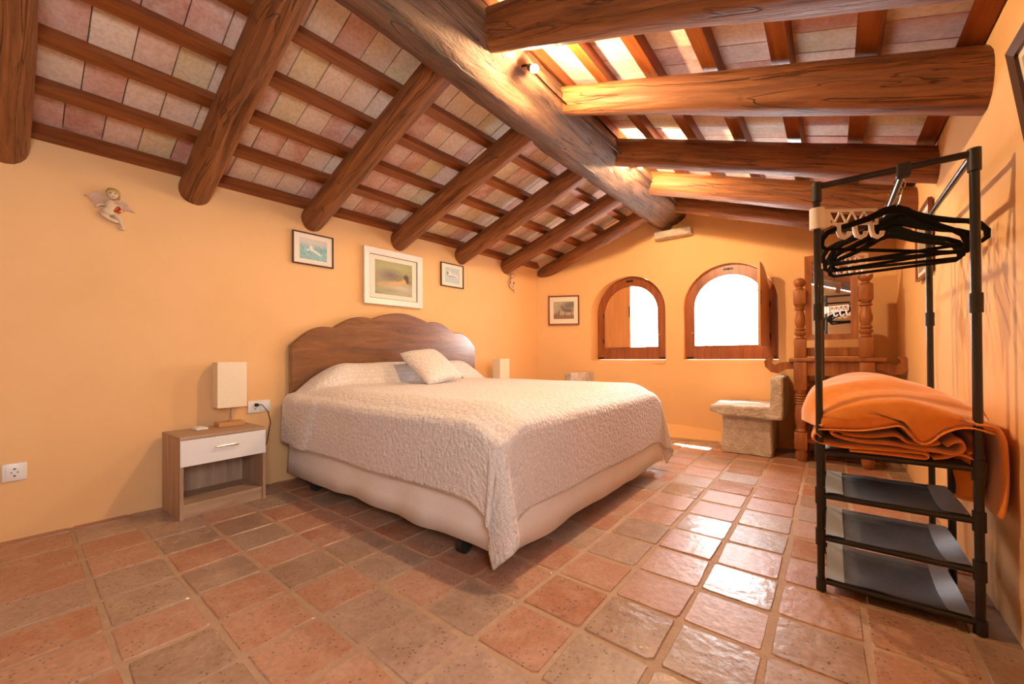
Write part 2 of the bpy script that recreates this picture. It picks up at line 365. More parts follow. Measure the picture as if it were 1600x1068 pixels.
struct(wb.build('wall_back', M['plaster'], smooth=True, weld=True))
lw = []
for y in (REAR-.05, -1, 0, .7, 1.4, 2.1, 2.8, 3.5, 4.0, 4.13):
    lw.append([(XL(y)+.006*noise.noise((y*1.3, z*1.1, 9)), y, z) for z in (-.02, .3, .6, .9, 1.2, 1.5, 1.8, 2.0, 2.12)])
struct(MB().sheet(lw).build('wall_left', M['plaster'], smooth=2))
side_hole = [(-.60, .92), (.18, .92), (.18, 1.68), (-.60, 1.68)]
wr = wall_poly([(REAR-.05, -.02), (4.6, -.02), (4.6, 2.08), (REAR-.05, 2.08)], [side_hole], lambda u, w: (XR+.006*noise.noise((u*1.3, w*1.2, 5)), u, w))
dl = side_hole+[side_hole[0]]
wr.sheet([[(XR+t, y, z) for y, z in dl] for t in (0, .22)])
struct(wr.build('wall_right', M['plaster'], smooth=True, weld=True))
rp = [(XL(REAR), -.02), (XR, -.02), (XR, 2.0), (-1.4, 2.65), (XL(REAR), 2.06)]
struct(wall_poly(rp, [], lambda u, w: (u, REAR, w)).build('wall_rear', M['plaster']))
# small plain window in the right wall beside the camera
d3 = struct(empty('window_3', (XR+.10, -.12, .97)))
fr = MB()
for a in ((-.60, -.56, .92, 1.68), (.14, .18, .92, 1.68), (-.56, .14, 1.64, 1.68), (-.56, .14, .92, .96)): fr.cbox(XR+.08, XR+.12, a[0], a[1], a[2], a[3])
fr.build('frame', M['frame_wood'], d3); MB().box(XR+.098, XR+.102, -.56, .14, .96, 1.64).build('pane', M['glass'], d3)
to_parent_space(d3)

# floor: mortar bed + single terracotta tiles
fl = struct(MB().box(-3.3, XR+.2, REAR-.1, 4.75, -.06, -.0035).build('floor', M['grout']))
xg = [-.39-.2365*k for k in range(12, -1, -1)] + [-.155, .08, .315, .55]
xg[0] = XL(2)-.12
yg = [.195+.2345*k for k in range(-9, 0)] + [.195,.418,.648,.876,1.118,1.357,1.583,1.826,2.07,2.315,2.56,2.80,3.046,3.30,3.53,3.757,4.0,4.24,4.48,4.72]
def tile_mesh(name, w, d, t=.02, b=.004, seed=0, n=3, rc=.014):
    rr = random.Random(seed); pts = []
    for (sx, sy, a0) in ((1,1,0),(-1,1,90),(-1,-1,180),(1,-1,270)):
        for i in range(n+1):
            a = R(a0+90*i/n); j = 1+rr.uniform(-.25, .25)
            pts.append((sx*(w/2-rc)+rc*j*math.cos(a), sy*(d/2-rc)+rc*j*math.sin(a)))
    out = []                                     # slightly wavering edges
    for i, p in enumerate(pts):
        q = pts[(i+1)%len(pts)]; out.append(p)
        L_ = math.hypot(q[0]-p[0], q[1]-p[1])
        if L_ > .05:
            for k in (.33, .66): out.append((p[0]+(q[0]-p[0])*k+rr.uniform(-.0015,.0015), p[1]+(q[1]-p[1])*k+rr.uniform(-.0015,.0015)))
    m = len(out); vs = [(x, y, -t) for x, y in out] + [(x, y, -b) for x, y in out] + [(x*(1-2*b/w), y*(1-2*b/d), 0) for x, y in out]
    fs = [(i, (i+1)%m, m+(i+1)%m, m+i) for i in range(m)] + [(m+i, m+(i+1)%m, 2*m+(i+1)%m, 2*m+i) for i in range(m)] + [tuple(range(2*m, 3*m))]
    me = bpy.data.meshes.new(name); me.from_pydata(vs, [], fs); return me
fmesh = [tile_mesh('floor_tile', .2365-.017, .2400-.017, seed=i) for i in range(6)]
for me in fmesh: me.materials.append(M['ftile'])
def in_view(x, y, z=0):
    v = Vector((x, y, z-.86)); zc = v.dot(fw)
    if zc < .1: return False
    u = 800+F_PX*v.dot(rt2)/zc; w = CY-F_PX*v.dot(up2)/zc
    return -90 < u < 1690 and w < 1190
rest = MB()
for i in range(len(xg)-1):
    for j in range(len(yg)-1):
        x, y = (xg[i]+xg[i+1])/2, (yg[j]+yg[j+1])/2; sx, sy = (xg[i+1]-xg[i]-.017)/.2195, (yg[j+1]-yg[j]-.017)/.223
        if x+.0 > XR+.13: continue
        hidden = (-2.55 < x < -1.35 and 1.6 < y < 3.3) or (x < -1.6 and y > 3.3)
        if in_view(x, y) and not hidden:
            o = link('floor_tile', fmesh[random.randrange(6)], None, fl)
            o.location = (x+random.uniform(-.0025,.0025), y+random.uniform(-.0025,.0025), random.uniform(-.0015, .0015))
            k = random.choice((0, 2))
            o.rotation_euler = (R(random.uniform(-.35,.35)), R(random.uniform(-.35,.35)), k*math.pi/2 + R(random.uniform(-.5,.5)))
            o.scale = (sx, sy, 1)
        else:
            me = fmesh[(i+j)%6]; rest.add([(x+v.co.x*sx, y+v.co.y*sy, v.co.z) for v in me.vertices], [tuple(p.vertices) for p in me.polygons])
ro = rest.build('floor_tile_rest', M['ftile'], fl); ro['kind'] = 'stuff'

# ceiling: two slopes, each a mortar deck with battens and single tiles
def slope(name, pts, seed):
    o = struct(MB().add(pts, [(0,1,2,3)]).build(name, M['deck'], fix=False)); return o
RX = -1.40
decks = {}
Y0, Y1 = REAR-.05, 4.75
cl = slope('ceiling_left', [(XL(Y0)-.25, Y0, topL(XL(Y0)-.25, Y0)+.03), (RX+.05, Y0, topL(RX+.05, Y0)+.03), (RX+.05, Y1, topL(RX+.05, Y1)+.03), (XL(Y1)-.25, Y1, topL(XL(Y1)-.25, Y1)+.03)], 1)
cr = slope('ceiling_right', [(XR+.25, Y0, topR(XR+.25)+.03), (XR+.25, Y1, topR(XR+.25)+.03), (RX-.12, Y1, topR(RX-.12)+.03), (RX-.12, Y0, topR(RX-.12)+.03)], 2)
ang = math.atan(SL)
def batten(parent, x_at, z_at, w=.062, h=.052, side=1):
    mb = MB(); n = 8; gr = []
    ca, sa = math.cos(ang), math.sin(ang)*side
    ys = [REAR+.02+(4.62-REAR-.02)*i/n for i in range(n+1)]
    corner = [(-w/2,-h/2),(w/2,-h/2),(w/2,h/2),(-w/2,h/2)]
    vs = []
    for y in ys:
        x, z = x_at(y), z_at(x_at(y), y)
        for a, b in corner:
            jx = .003*noise.noise((y*3, x*5, a)); vs.append((x+a*ca-b*sa+jx, y, z+a*sa+b*ca))
    fs = [(i*4+k, i*4+(k+1)%4, i*4+4+(k+1)%4, i*4+4+k) for i in range(n) for k in range(4)]+[(0,3,2,1),(n*4,n*4+1,n*4+2,n*4+3)]
    return mb.add(vs, fs).build('batten', M['batten'], parent)
offL = [.272+.267*k for k in range(5)]
for o_ in offL: batten(cl, lambda y, o_=o_: XL(y)+o_, lambda x, y: topL(x, y)-.028)
batten(cl, lambda y: XL(y)+.004, lambda x, y: topL(x, y)-.045, w=.05, h=.07)       # plate on the wall head
offR = [.030, .303, .580, .863, 1.147, 1.435, 1.715]
for o_ in offR: batten(cr, lambda y, o_=o_: XR-o_, lambda x, y: topR(x)-.028, w=.070, side=-1)
cmesh = []
for i in range(3):
    rr = random.Random(20+i); me = bpy.data.meshes.new('roof_tile'); mb = MB().cbox(-.137, .137, -.0685, .0685, -.001, .022, .0025)
    me.from_pydata(mb.v, [], mb.f); me.materials.append(M['ctile']); cmesh.append(me)
def lay_tiles(parent, rows, xf, zf, side):
    k = 0
    for r_, (a, b) in enumerate(rows):
        y = -.06 + random.uniform(-.06, .0)
        while y < 4.52:
            yc = y+.07; x = xf((a+b)/2, yc)
            o = link('roof_tile', cmesh[k % 3], None, parent); k += 1
            o.location = (x, yc, zf(x, yc)+random.uniform(-.001, .003))
            o.rotation_euler = (R(random.uniform(-.4,.4)), -side*ang+R(random.uniform(-.3,.3)), R(random.uniform(-.5,.5))+random.choice((0, math.pi))*0)
            o.scale = (abs(b-a)/math.cos(ang)/.276, 1, 1)
            y += .1405
rl = [(0, offL[0])]+list(zip(offL, offL[1:]))+[(offL[-1], offL[-1]+.267)]
lay_tiles(cl, rl, lambda o_, y: XL(y)+o_, topL, 1)
rr_ = list(zip(offR, offR[1:]))
lay_tiles(cr, rr_, lambda o_, y: XR-o_, lambda x, y: topR(x), -1)

# ------------------------------------------------------------------ roof beams
def log(name, p0, p1, r0, r1, seed, crack=None, mat='log', n=26, m=22, squash=1.0, bow=.01):
    """rough tapered trunk from p0 to p1, modelled along local x"""
    p0, p1 = Vector(p0), Vector(p1); Ln = (p1-p0).length; gr = []
    for i in range(n+1):
        t = i/n; x = t*Ln; r = r0+(r1-r0)*t; by = bow*math.sin(t*3.1+seed); row = []
        for k in range(m):
            a = 2*math.pi*k/m
            q = r*(1+.07*noise.noise((x*1.6+seed*7.1, math.cos(a)*1.1, math.sin(a)*1.1))+.025*noise.noise((x*6+seed*3, math.cos(a)*3, math.sin(a)*3)))
            if crack is not None:
                ca = crack+.25*math.sin(x*1.7+seed); d = abs((a-ca+math.pi)%(2*math.pi)-math.pi)
                q -= .028*max(0, 1-d/.16)*min(1, max(0, math.sin(t*math.pi)*2.2-.25))
            row.append((x, by+q*math.cos(a)*squash, q*math.sin(a)))
        row.append(row[0]); gr.append(row)
    mb = MB().sheet(gr); nv = m+1
    mb.f += [tuple(range(m))[::-1], tuple(range(n*nv, n*nv+m))]
    o = mb.build(name, M[mat], smooth=True, weld=True)
    d = p1-p0
    o.location = p0; o.rotation_euler = d.to_track_quat('X', 'Z').to_euler()
    return o
LB = [(-.035,.088), (.700,.082), (1.405,.084), (2.15,.086), (2.88,.086), (3.545,.082), (4.19,.078)]
wordsL = ['dark rough roof beam above the bare plaster beside the cherub plaque', 'thick cracked roof beam ending between the cherub plaque and the blue sea picture',
  'round roof beam ending right above the blue sea picture', 'round roof beam ending above the white-framed reclining figure picture', 'round roof beam ending above the small blue horse picture',
  'round roof beam ending above the small wall figurine near the corner', 'slim roof beam running along the arched-window wall towards the corner']
for i, (y, r) in enumerate(LB):
    x0 = XL(y)-.08; x1 = -1.40; yb = y
    o = log('roof_beam', (x0, yb, axL(x0, y)+.012), (x1, yb+.02, axL(x1, y)-.008), r, r*.95, i+1, crack=(4.9 if i == 1 else (4.2 if i in (0, 3) else None)))
    tag(o, wordsL[i], 'beam', 'round roof beams')
RB = [(1.42,.145,.085,.0), (2.11,.104,.078,0), (2.90,.086,.098,0), (3.575,.098,.095,0), (4.24,.075,.07,0)]
wordsR = ['heaviest roof beam, ending above the large picture beside the clothes rack', 'thick cracked roof beam with bored holes ending on the rack wall above the hangers',
  'rough roof beam passing just behind the top bar of the clothes rack', 'dark split roof beam behind the white hook rail', 'roof beam lying against the window wall above the right arched window']
for i, (y, ra, rb, dz) in enumerate(RB):
    x0 = XR+.06; x1 = -1.37
    o = log('roof_beam', (x1, y+.02, axR(x1)-.01), (x0, y, axR(x0)-.01), rb, ra, i+22, crack=(5.4 if i in (1, 3) else (5.9 if i == 0 else None)), bow=.014)
    tag(o, wordsR[i], 'beam', 'round roof beams')
# ridge beam: squared trunk along y
sc0 = [(-1.625,2.41),(-1.605,2.345),(-1.465,2.250),(-1.385,2.246),(-1.235,2.345),(-1.208,2.41),(-1.255,2.52),(-1.58,2.52)]
sec = []
for (p, q) in zip(sc0, sc0[1:]+sc0[:1]):
    m_ = max(1, round(math.hypot(q[0]-p[0], q[1]-p[1])/.045)); sec += [(p[0]+(q[0]-p[0])*i/m_, p[1]+(q[1]-p[1])*i/m_) for i in range(m_)]
gr = []
for i in range(181):
    y = REAR+.0+(4.60-REAR)*i/180; row = []
    for k, (x, z) in enumerate(sec):
        cxx, czz = -1.415, 2.39
        q = 1+.05*noise.noise((y*1.4, x*3, z*3+4))+.03*noise.noise((y*6, x*11, z*11))+.018*noise.noise((y*17, x*30, z*30))
        if abs(x+1.33-.05*math.sin(y*1.3)) < .03 and z < 2.34: q -= .16*max(0, noise.noise((y*1.1, 3.3, 1))+.35)
        row.append((cxx+(x-cxx)*q+.012*math.sin(y*1.9), y, czz+(z-czz)*q+.03*(y-2)/3*.3))
    row.append(row[0]); gr.append(row)
mb = MB().sheet(gr); ns = len(sec); mb.f += [tuple(range(ns)), tuple(range(180*(ns+1), 180*(ns+1)+ns))[::-1]]
tag(mb.build('ridge_beam', M['ridge'], smooth=True, weld=True), 'massive grey-brown hewn ridge beam with a long split along it', 'beam')
# stone corbel under the end of the ridge beam
bm_ = MB().cbox(-1.515, -1.135, 4.44, 4.62, 2.145, 2.222, .012).build('trim_1', M['stone']); struct(bm_); bm_['label'] = 'rough stone pad under the ridge beam end'

# ------------------------------------------------------------------ windows
def window(name, cx, r, leaf):
    w = struct(empty(name, (cx, 4.62, SILL)))
    out = arch(cx, r-.004, SILL+.012, SPR, 24); inn = [(cx-r+.095, SILL+.148), (cx+r-.095, SILL+.148)] + [(cx+(r-.095)*math.cos(math.pi*i/24), SPR+(r-.105)*math.sin(math.pi*i/24)) for i in range(25)]
    def ring(a, b, y0, y1):
        n = len(a); vs = [(x, y0, z) for x, z in a]+[(x, y0, z) for x, z in b]+[(x, y1, z) for x, z in a]+[(x, y1, z) for x, z in b]; fs = []
        for i in range(n):
            j = (i+1) % n; fs += [(i, j, n+j, n+i), (2*n+i, 3*n+i, 3*n+j, 2*n+j), (i, 2*n+i, 2*n+j, j), (n+i, n+j, 3*n+j, 3*n+i)]
        return MB().add(vs, fs)
    ring(out, inn, 4.615, 4.685).build('frame', M['frame_wood'], w, smooth=True)
    def inset(p, d): return [(cx+(x-cx)*(1-d/r), SPR+(z-SPR)*(1-d/r)) for x, z in p]
    ring(inn, inset(inn, .012), 4.608, 4.64).build('bead', M['frame_wood'], w, smooth=True)
    MB().prism(inset(inn, -.004), 4.655, 4.659).build('pane', M['glass'], w)
    # metal fittings
    f = MB().cbox(cx-.045, cx+.045, 4.607, 4.617, SPR+r-.062, SPR+r-.042, .002); f.tube([(cx, 4.61, SPR+r-.052), (cx, 4.585, SPR+r-.052)], .008); f.build('latch', M['iron'], w)
    for s in (-1, 1):
        MB().cbox(cx+s*(r-.055)-.035, cx+s*(r-.055)+.035, 4.611, 4.617, SILL+.022, SILL+.040, .001).build('corner_plate', M['iron'], w)
    hx = cx-(r-.085) if leaf > 0 else cx+(r-.085)
    MB().tube([(hx, 4.617, 1.10), (hx, 4.597, 1.10), (hx, 4.592, 1.10)], [.006, .006, .011], 10).build('knob', M['chrome'], w, smooth=True)
    # sill slab of the reveal
    MB().box(cx-r+.004, cx+r-.004, YB(cx)-.004, 4.95, SILL-.03, SILL+.010).build('sill', M['plaster'], w)
    # one board shutter leaf, half an arch, hinged at the stile
    rr = r-.083; n = 14
    poly = [(0, SILL+.135), (rr, SILL+.135)] + [(rr-0+0, SPR)]*0 + [(rr*math.sin(math.pi/2*(1-i/n)), SPR+(rr-.008)*math.cos(math.pi/2*(1-i/n))) for i in range(n+1)]
    lf = MB().prism([(x, z) for x, z in poly], -.011, .011).build('shutter', M['shutter_wood'], w, smooth=True)
    # poly: x=0 is the meeting edge at the window centre, x=rr the hinge stile
    for hz in (SILL+.24, SPR-.02): MB().tube([(rr-.002, -.014, hz-.03), (rr-.002, -.014, hz+.03)], .006).build('hinge', M['iron'], lf)
    MB().cbox(.004, .016, -.016, -.010, SPR-.05, SPR+.08, .001).build('lock_plate', M['iron'], lf)
    if leaf < 0:                                # closed over the left half
        lf.matrix_world = Matrix.Translation((cx, 4.628, 0)) @ Matrix.Scale(-1, 4, (1,0,0))
    else:                                       # swung open into the room, hinge at the right stile
        th = R(84)
        lf.matrix_world = Matrix.Translation((cx+rr, 4.60, 0)) @ Matrix.Rotation(th, 4, 'Z') @ Matrix.Translation((-rr, 0, 0))
    inv = w.matrix_basis.inverted()
    for ch in w.children: ch.matrix_parent_inverse = inv
    return w
w1 = window('window_1', *W1, -1); w1['label'] = 'arched wooden window with its left half covered by a board shutter'
w2 = window('window_2', *W2, 1); w2['label'] = 'arched wooden window with its shutter leaf swung open'

# ------------------------------------------------------------------ spot lamps on the ridge beam
def spot(x, y, z, lab):
    t = empty('spot_lamp', (-1.21, y, z+.02))
    MB().tube([(-1.235, y, z+.05), (-1.20, y, z+.04), (x-.02, y, z+.015)], .006).build('arm', M['iron'], t, smooth=True)
    MB().tube([(x-.035, y, z+.022), (x-.012, y, z+.006)], [.016, .020], 12).build('lamp_head', M['iron'], t, smooth=True)
    MB().ell((x, y, z), (.017, .017, .017)).build('bulb', M['bulb'], t, smooth=2)
    to_parent_space(t); tag(t, lab, 'lamp', 'spot lamps on the ridge beam')
spot(-1.150, 1.647, 2.308, 'small glowing spot lamp on the ridge beam beside the heaviest roof beams')
spot(-1.150, 3.080, 2.342, 'small glowing spot lamp on the ridge beam nearer the window wall')
cw = [(-1.205+.004*math.sin(y*9), y, 2.36+.012*math.sin(y*2.1)+.03*(y-2)/3*.3) for y in [1.66+i*.1 for i in range(29)]]
tag(MB().tube(cw, .004, 6).build('lamp_cable', M['iron']), 'thin dark cable strung along the ridge beam between the spot lamps', 'cable')

# ------------------------------------------------------------------ bed
XH, XF, BY0, BY1 = -2.925, -1.06, 1.235, 3.06
ZT = .638
bed = empty('bed', (-2.0, 2.15, 0))
MB().cbox(-2.93, -1.08, 1.28, 3.02, .14, .32, .01).build('base', M['mattress'], bed)
MB().cbox(-2.93, -1.08, 1.27, 3.03, .32, .615, .05).build('mattress', M['mattress'], bed, smooth=True)
for i, y in enumerate((1.75, 2.55)):
    mb = MB(); mb.ell((-2.83, y, .70), (.10, .38, .085), 16, 10); mb.build('pillow', M['mattress'], bed, smooth=2)
for (x, y) in ((-2.62, 1.255), (-1.27, 1.26), (-1.25, 2.96), (-2.55, 2.96)):
    c = MB().box(x-.018, x+.018, y-.018, y+.018, .075, .145); c.build('caster_bracket', M['tube'], bed)
    wv = MB(); wv.tube([(x-.016, y-.012, .036), (x+.016, y-.012, .036)], [.036, .036], 16); wv.build('caster', M['rubber'], bed, smooth=True)
def skirt_pts():
    sd = [(XH-.03+(XF+.075-XH)*i/64, BY0-.018) for i in range(65)]
    ft = [(XF+.045, BY0-.018+(BY1+.03-BY0)*i/60) for i in range(1, 61)]
    fs_ = [(XF+.045-(XF+.075-XH)*i/40, BY1+.014) for i in range(1, 41)]
    return sd, ft, fs_
sd, ft, fs_ = skirt_pts()
def skirt_grid(pts, nrm, s0):
    g = []
    for i, (x, y) in enumerate(pts):
        row = []
        for z in [.075+.018*noise.noise((x*3, y*3, 2))-.0*x, .16, .26, .36, .46]:
            k = (.46-z)/.4; w = .017*k*noise.noise((x*5+s0, y*5, z*.6))+.02*k
            row.append((x+nrm[0]*w, y+nrm[1]*w, z))
        g.append(row)
    return g
sk = MB().sheet(skirt_grid(sd, (0, -1), 0)); sk.sheet(skirt_grid(ft, (1, 0), 5)); sk.sheet(skirt_grid(fs_, (0, 1), 9))
sko = sk.build('bed_skirt', M['skirt'], bed, smooth=2, fix=False); sko.modifiers.new('thickness', 'SOLIDIFY').thickness = .003
to_parent_space(bed); tag(bed, 'double bed with a white cotton skirt on black casters', 'bed')

# quilted bedspread draped over the bed
OB, OA = .345, .395
def spread_pt(a, b):
    """a = distance from the head edge, b = distance across from the near edge (cloth coordinates)"""
    LA, LBd = XF-XH, BY1-BY0
    da = max(0, a-LA); db = -b if b < 0 else max(0, b-LBd); sy = -1 if b < 0 else 1
    x = XH+min(a, LA); y = BY0+min(max(b, 0), LBd)
    # crown of the mattress and pillows under the spread at the head
    ex = min(1, (LA-min(a, LA))/.16); ey = min(1, min(max(b, 0), LBd-min(max(b, 0), LBd))/.16)
    rnd = (1-(1-ex)**2.2)*.055 + (1-(1-ey)**2.2)*.055
    z = ZT-.10+rnd
    px = min(max(a, 0), LA)
    pill = 1/(1+math.exp((px-.185)/.016)); endf = min(1, max(0, min(max(b, 0), LBd-max(b, 0)))/.34)
    endf = endf*endf*(3-2*endf)
    crest = .165*(.85+.15*math.cos((px-.09)*14))
    z += pill*(crest*(.12+.88*endf)+.012*noise.noise((b*3, 1, 4)))
    z -= .014*math.exp(-((px-.205)/.018)**2)*(.3+.7*endf)
    z += .008*noise.noise((x*2.2, y*2.2, 7))
    if da == 0 and db == 0: return Vector((x, y, z))
    d = math.hypot(da, db); th = math.atan2(db, da)           # 0 = straight over the foot, 90 deg = over the side
    nx, ny = (da/d), sy*(db/d)
    r0 = .05; arc = r0*math.pi/2
    if d < arc: w = d/r0; out = r0*math.sin(w); dz = r0*(1-math.cos(w))
    else: out = r0; dz = r0+(d-arc)
    hang = max(0, d-arc)/.5
    out += .03*hang
    wave = .024*hang*math.sin(x*9+1.3*math.sin(y*3)) * (1 if db > da else 0) + .022*hang*math.sin(y*8+.6) * (1 if da >= db else 0)
    cor = math.sin(2*th) if da > 0 and db > 0 else 0
    out += .35*wave*(1-cor)
    if cor > 0:                                                # loose fold at the foot corners
        out += hang*cor*(.055+.075*math.sin(th*6.0-.6))
        nn = Vector((nx, ny, 0)); tt = Vector((-ny, nx, 0))*.05*hang*cor*math.sin(th*4+1)
    else: tt = Vector((0, 0, 0))
    if db > 0 and da == 0:                                     # doubled-over flap beside the pillow
        lim = .47-.38*max(0, min(1, db/.42))*.45
        st = 1/(1+math.exp((a-lim)/.008)); out += .022*st
        dz += .02*st*0
    p = Vector((x+nx*out, y+ny*out, z-dz)) + tt
    p.z = max(p.z, .028)
    return p
na, nb = 150, 170
LA, LBd = XF-XH, BY1-BY0
gv = []; uv = []
for i in range(na+1):
    a = (LA+OA)*i/na; row = []
    for j in range(nb+1):
        b = -OB+(LBd+2*OB)*j/nb
        row.append(spread_pt(a, b)); uv.append((a, b+OB))
    gv.append(row)
mb = MB().sheet(gv)
so = mb.build('bedspread', M['quilt'], smooth=2, fix=False)
ul = so.data.uv_layers.new(name='cloth')
for lp in so.data.loops: ul.data[lp.index].uv = uv[lp.vertex_index]
so.data.flip_normals() if so.data.polygons[len(so.data.polygons)//2].normal.z < 0 else None
md = so.modifiers.new('thickness', 'SOLIDIFY'); md.thickness = .008; md.offset = 1
tag(so, 'pale grey-beige quilted bedspread with small white dots hanging over the bed', 'bedspread')

# cushion
def cushion(loc, rot, w, h, t):
    n = 22; top = []; bot = []
    for i in range(n+1):
        ra, rb = [], []
        for j in range(n+1):
            u, v = 2*i/n-1, 2*j/n-1
            k = (1-abs(u)**2.6)*(1-abs(v)**2.6); k = max(0, k)**.55
            pin = 1-.07*(1-abs(u*v))*(abs(u)**4+abs(v)**4)*.9
            x, y = u*w/2*pin, v*h/2*pin
            zz = t/2*k+.006*noise.noise((u*2, v*2, 5))*k
            ra.append((x, y, zz)); rb.append((x, y, -zz*.9))
        top.append(ra); bot.append(rb)
    mb = MB().sheet(top); mb.sheet(bot)
    o = mb.build('cushion', M['quilt'], smooth=2, weld=True)
    ul = o.data.uv_layers.new(name='cloth')
    for lp in o.data.loops:
        c = o.data.vertices[lp.vertex_index].co; ul.data[lp.index].uv = (c.x*1.0+.5, c.y*1.0+.5)
    o.location = loc; o.rotation_euler = rot
    return o
cu = cushion((0,0,0), (0,0,0), .40, .40, .15)
ey_ = Vector((-.32, -.05, .25)).normalized(); ez = Vector((0, 1, .03)).cross(ey_).normalized(); ex_ = ey_.cross(ez)
cu.matrix_world = Matrix.Translation((-2.535, 2.135, .790)) @ Matrix(((ex_.x, ey_.x, ez.x, 0), (ex_.y, ey_.y, ez.y, 0), (ex_.z, ey_.z, ez.z, 0), (0,0,0,1)))
tag(cu, 'grey-beige dotted cushion leaning on the bed in front of the headboard', 'cushion')

# headboard: five scalloped lobes
hb = []
def lobe(y0, z0, y1, z1, bul, n=9):
    out = []
    for i in range(n):
        t = i/n; out.append((y0+(y1-y0)*t, z0+(z1-z0)*t+bul*math.sin(math.pi*t)))
    return out
hb += lobe(1.225, .955, 1.525, 1.090, .050); hb += lobe(1.525, 1.090, 1.840, 1.178, .040); hb += lobe(1.840, 1.178, 2.395, 1.180, .062, 12)
hb += lobe(2.395, 1.180, 2.700, 1.092, .040); hb += lobe(2.700, 1.092, 2.990, .965, .052); hb += [(2.990, .965), (2.990, .30), (1.225, .30)]
hm = MB(); xs0 = lambda y: XL(y)+.045
n = len(hb); vs = [(XL(y)+.030, y, z) for y, z in hb]+[(XL(y)+.062, y, z) for y, z in hb]
cy_, cz_ = 2.1, .75
vs += [(XL(y)+.068, cy_+(y-cy_)*.992, cz_+(z-cz_)*.988) for y, z in hb]
hm.add(vs, [tuple(range(n))]+[(i, i+n, (i+1)%n+n, (i+1)%n) for i in range(n)]+[(n+i, 2*n+i, 2*n+(i+1)%n, n+(i+1)%n) for i in range(n)]+[tuple(range(2*n, 3*n))[::-1]])
tag(hm.build('headboard', M['headwood']), 'dark lacquered wooden headboard with scalloped top behind the bed', 'headboard')

# ------------------------------------------------------------------ nightstands, lamps and the things by them
def nightstand(lab):
    t = empty('nightstand')                      # local: front faces +x, width along y, origin at the middle of the back edge on the floor
    W, D, H_ = .42, .305, .442
    b = MB()
    b.cbox(0, D, -W/2, -W/2+.016, 0, H_-.016, .001); b.cbox(0, D, W/2-.016, W/2, 0, H_-.016, .001)
    b.cbox(0, .008, -W/2+.016, W/2-.016, .03, H_-.016, .001); b.build('body', M['sonoma'], t)
    MB().cbox(0, D, -W/2, W/2, H_-.016, H_, .001).build('top', M['sonoma_h'], t)
    MB().cbox(.008, D-.012, -W/2+.016, W/2-.016, .060, .075, .001).build('shelf', M['sonoma_h'], t)
    MB().cbox(D-.030, D-.014, -W/2+.016, W/2-.016, 0, .060, .001).build('plinth', M['sonoma_h'], t)
    dr = MB().cbox(D-.012, D+.006, -W/2+.001, W/2-.001, .283, H_-.019, .0015); dr.box(.02, D-.012, -W/2+.02, W/2-.02, .285, .30)
    dr = dr.build('drawer', M['white'], t)
    h_ = MB().tube([(D+.004, -.055, .366), (D+.024, -.055, .366), (D+.024, .055, .366), (D+.004, .055, .366)], .0045, 8); h_.build('handle', M['chrome'], dr, smooth=True)
    tag(t, lab, 'nightstand', 'nightstands'); return t
ns = nightstand('oak-look nightstand with a white drawer below the lamp by the wall socket'); ns.location = (-3.018, .755, 0); ns.rotation_euler = (0, 0, R(3.1))
ns2 = copy_tree(ns); ns2.location = (XL(3.4)+.012, 3.395, 0); ns2.rotation_euler = (0, 0, R(-2.7)); ns2['label'] = 'oak-look nightstand hidden behind the bed under the far lamp'
def lamp(lab, cord):
    t = empty('table_lamp')
    MB().cbox(-.045, .045, -.070, .070, 0, .026, .003).build('base', M['lampwood'], t)
    MB().tube([(0, 0, .024), (0, 0, .20)], .006, 10).build('pole', M['chrome'], t, smooth=True)
    sx, sy, z0, z1 = .052, .078, .116, .396
    s = MB()
    def loop(k, z): return [(-sx*k, -sy*k, z), (sx*k, -sy*k, z), (sx*k, sy*k, z), (-sx*k, sy*k, z)]
    vs = loop(1, z0)+loop(1, z1)+loop(.965, z1)+loop(.965, z0)
    s.add(vs, [(a*4+i, a*4+(i+1)%4, ((a+1)%4)*4+(i+1)%4, ((a+1)%4)*4+i) for a in range(4) for i in range(4)])
    s.build('shade', M['shade'], t)
    MB().lathe([(.006,.0),(.018,.02),(.022,.05),(.012,.085),(.003,.092)], (0,0,.20), 12).build('bulb', M['white'], t, smooth=True)
    if cord: MB().tube(cord, .0028, 6).build('cord', M['rubber'], t, smooth=True)
    tag(t, lab, 'lamp', 'bedside lamps'); return t
LX, LY, LZ = -2.955, .862, .442
cord = [(-3.000,1.030,.548),(-2.985,1.055,.550),(-2.965,1.085,.50),(-2.955,1.095,.43),(-2.958,1.075,.30),(-2.955,1.02,.19),(-2.94,1.005,.13),(-2.93,1.045,.085),(-2.955,1.05,.03),(-2.99,1.03,.012)]
l1 = lamp('table lamp with a cream box shade on the nightstand by the wall socket', [(a-LX, b-LY, c-LZ) for a, b, c in cord]); l1.location = (LX, LY, LZ)
pl = MB().tube([(-3.018-LX, 1.026-LY, .548-LZ), (-2.990-LX, 1.032-LY, .549-LZ)], [.014, .010], 10).build('plug', M['rubber'], l1, smooth=True)
l2 = lamp('table lamp with a cream box shade standing beyond the far side of the bed', None); l2.location = (XL(3.3)+.14, 3.30, LZ)
dv = empty('remote_control', (-2.93, .70, .442), R(8))
MB().cbox(-.045, .045, -.030, .030, 0, .014, .005).build('case', M['plastic'], dv, smooth=True)
MB().cbox(-.024, .0, -.018, .018, .0135, .0155, .001).build('button', M['white'], dv)
tag(dv, 'small white plastic remote lying on the nightstand', 'remote')

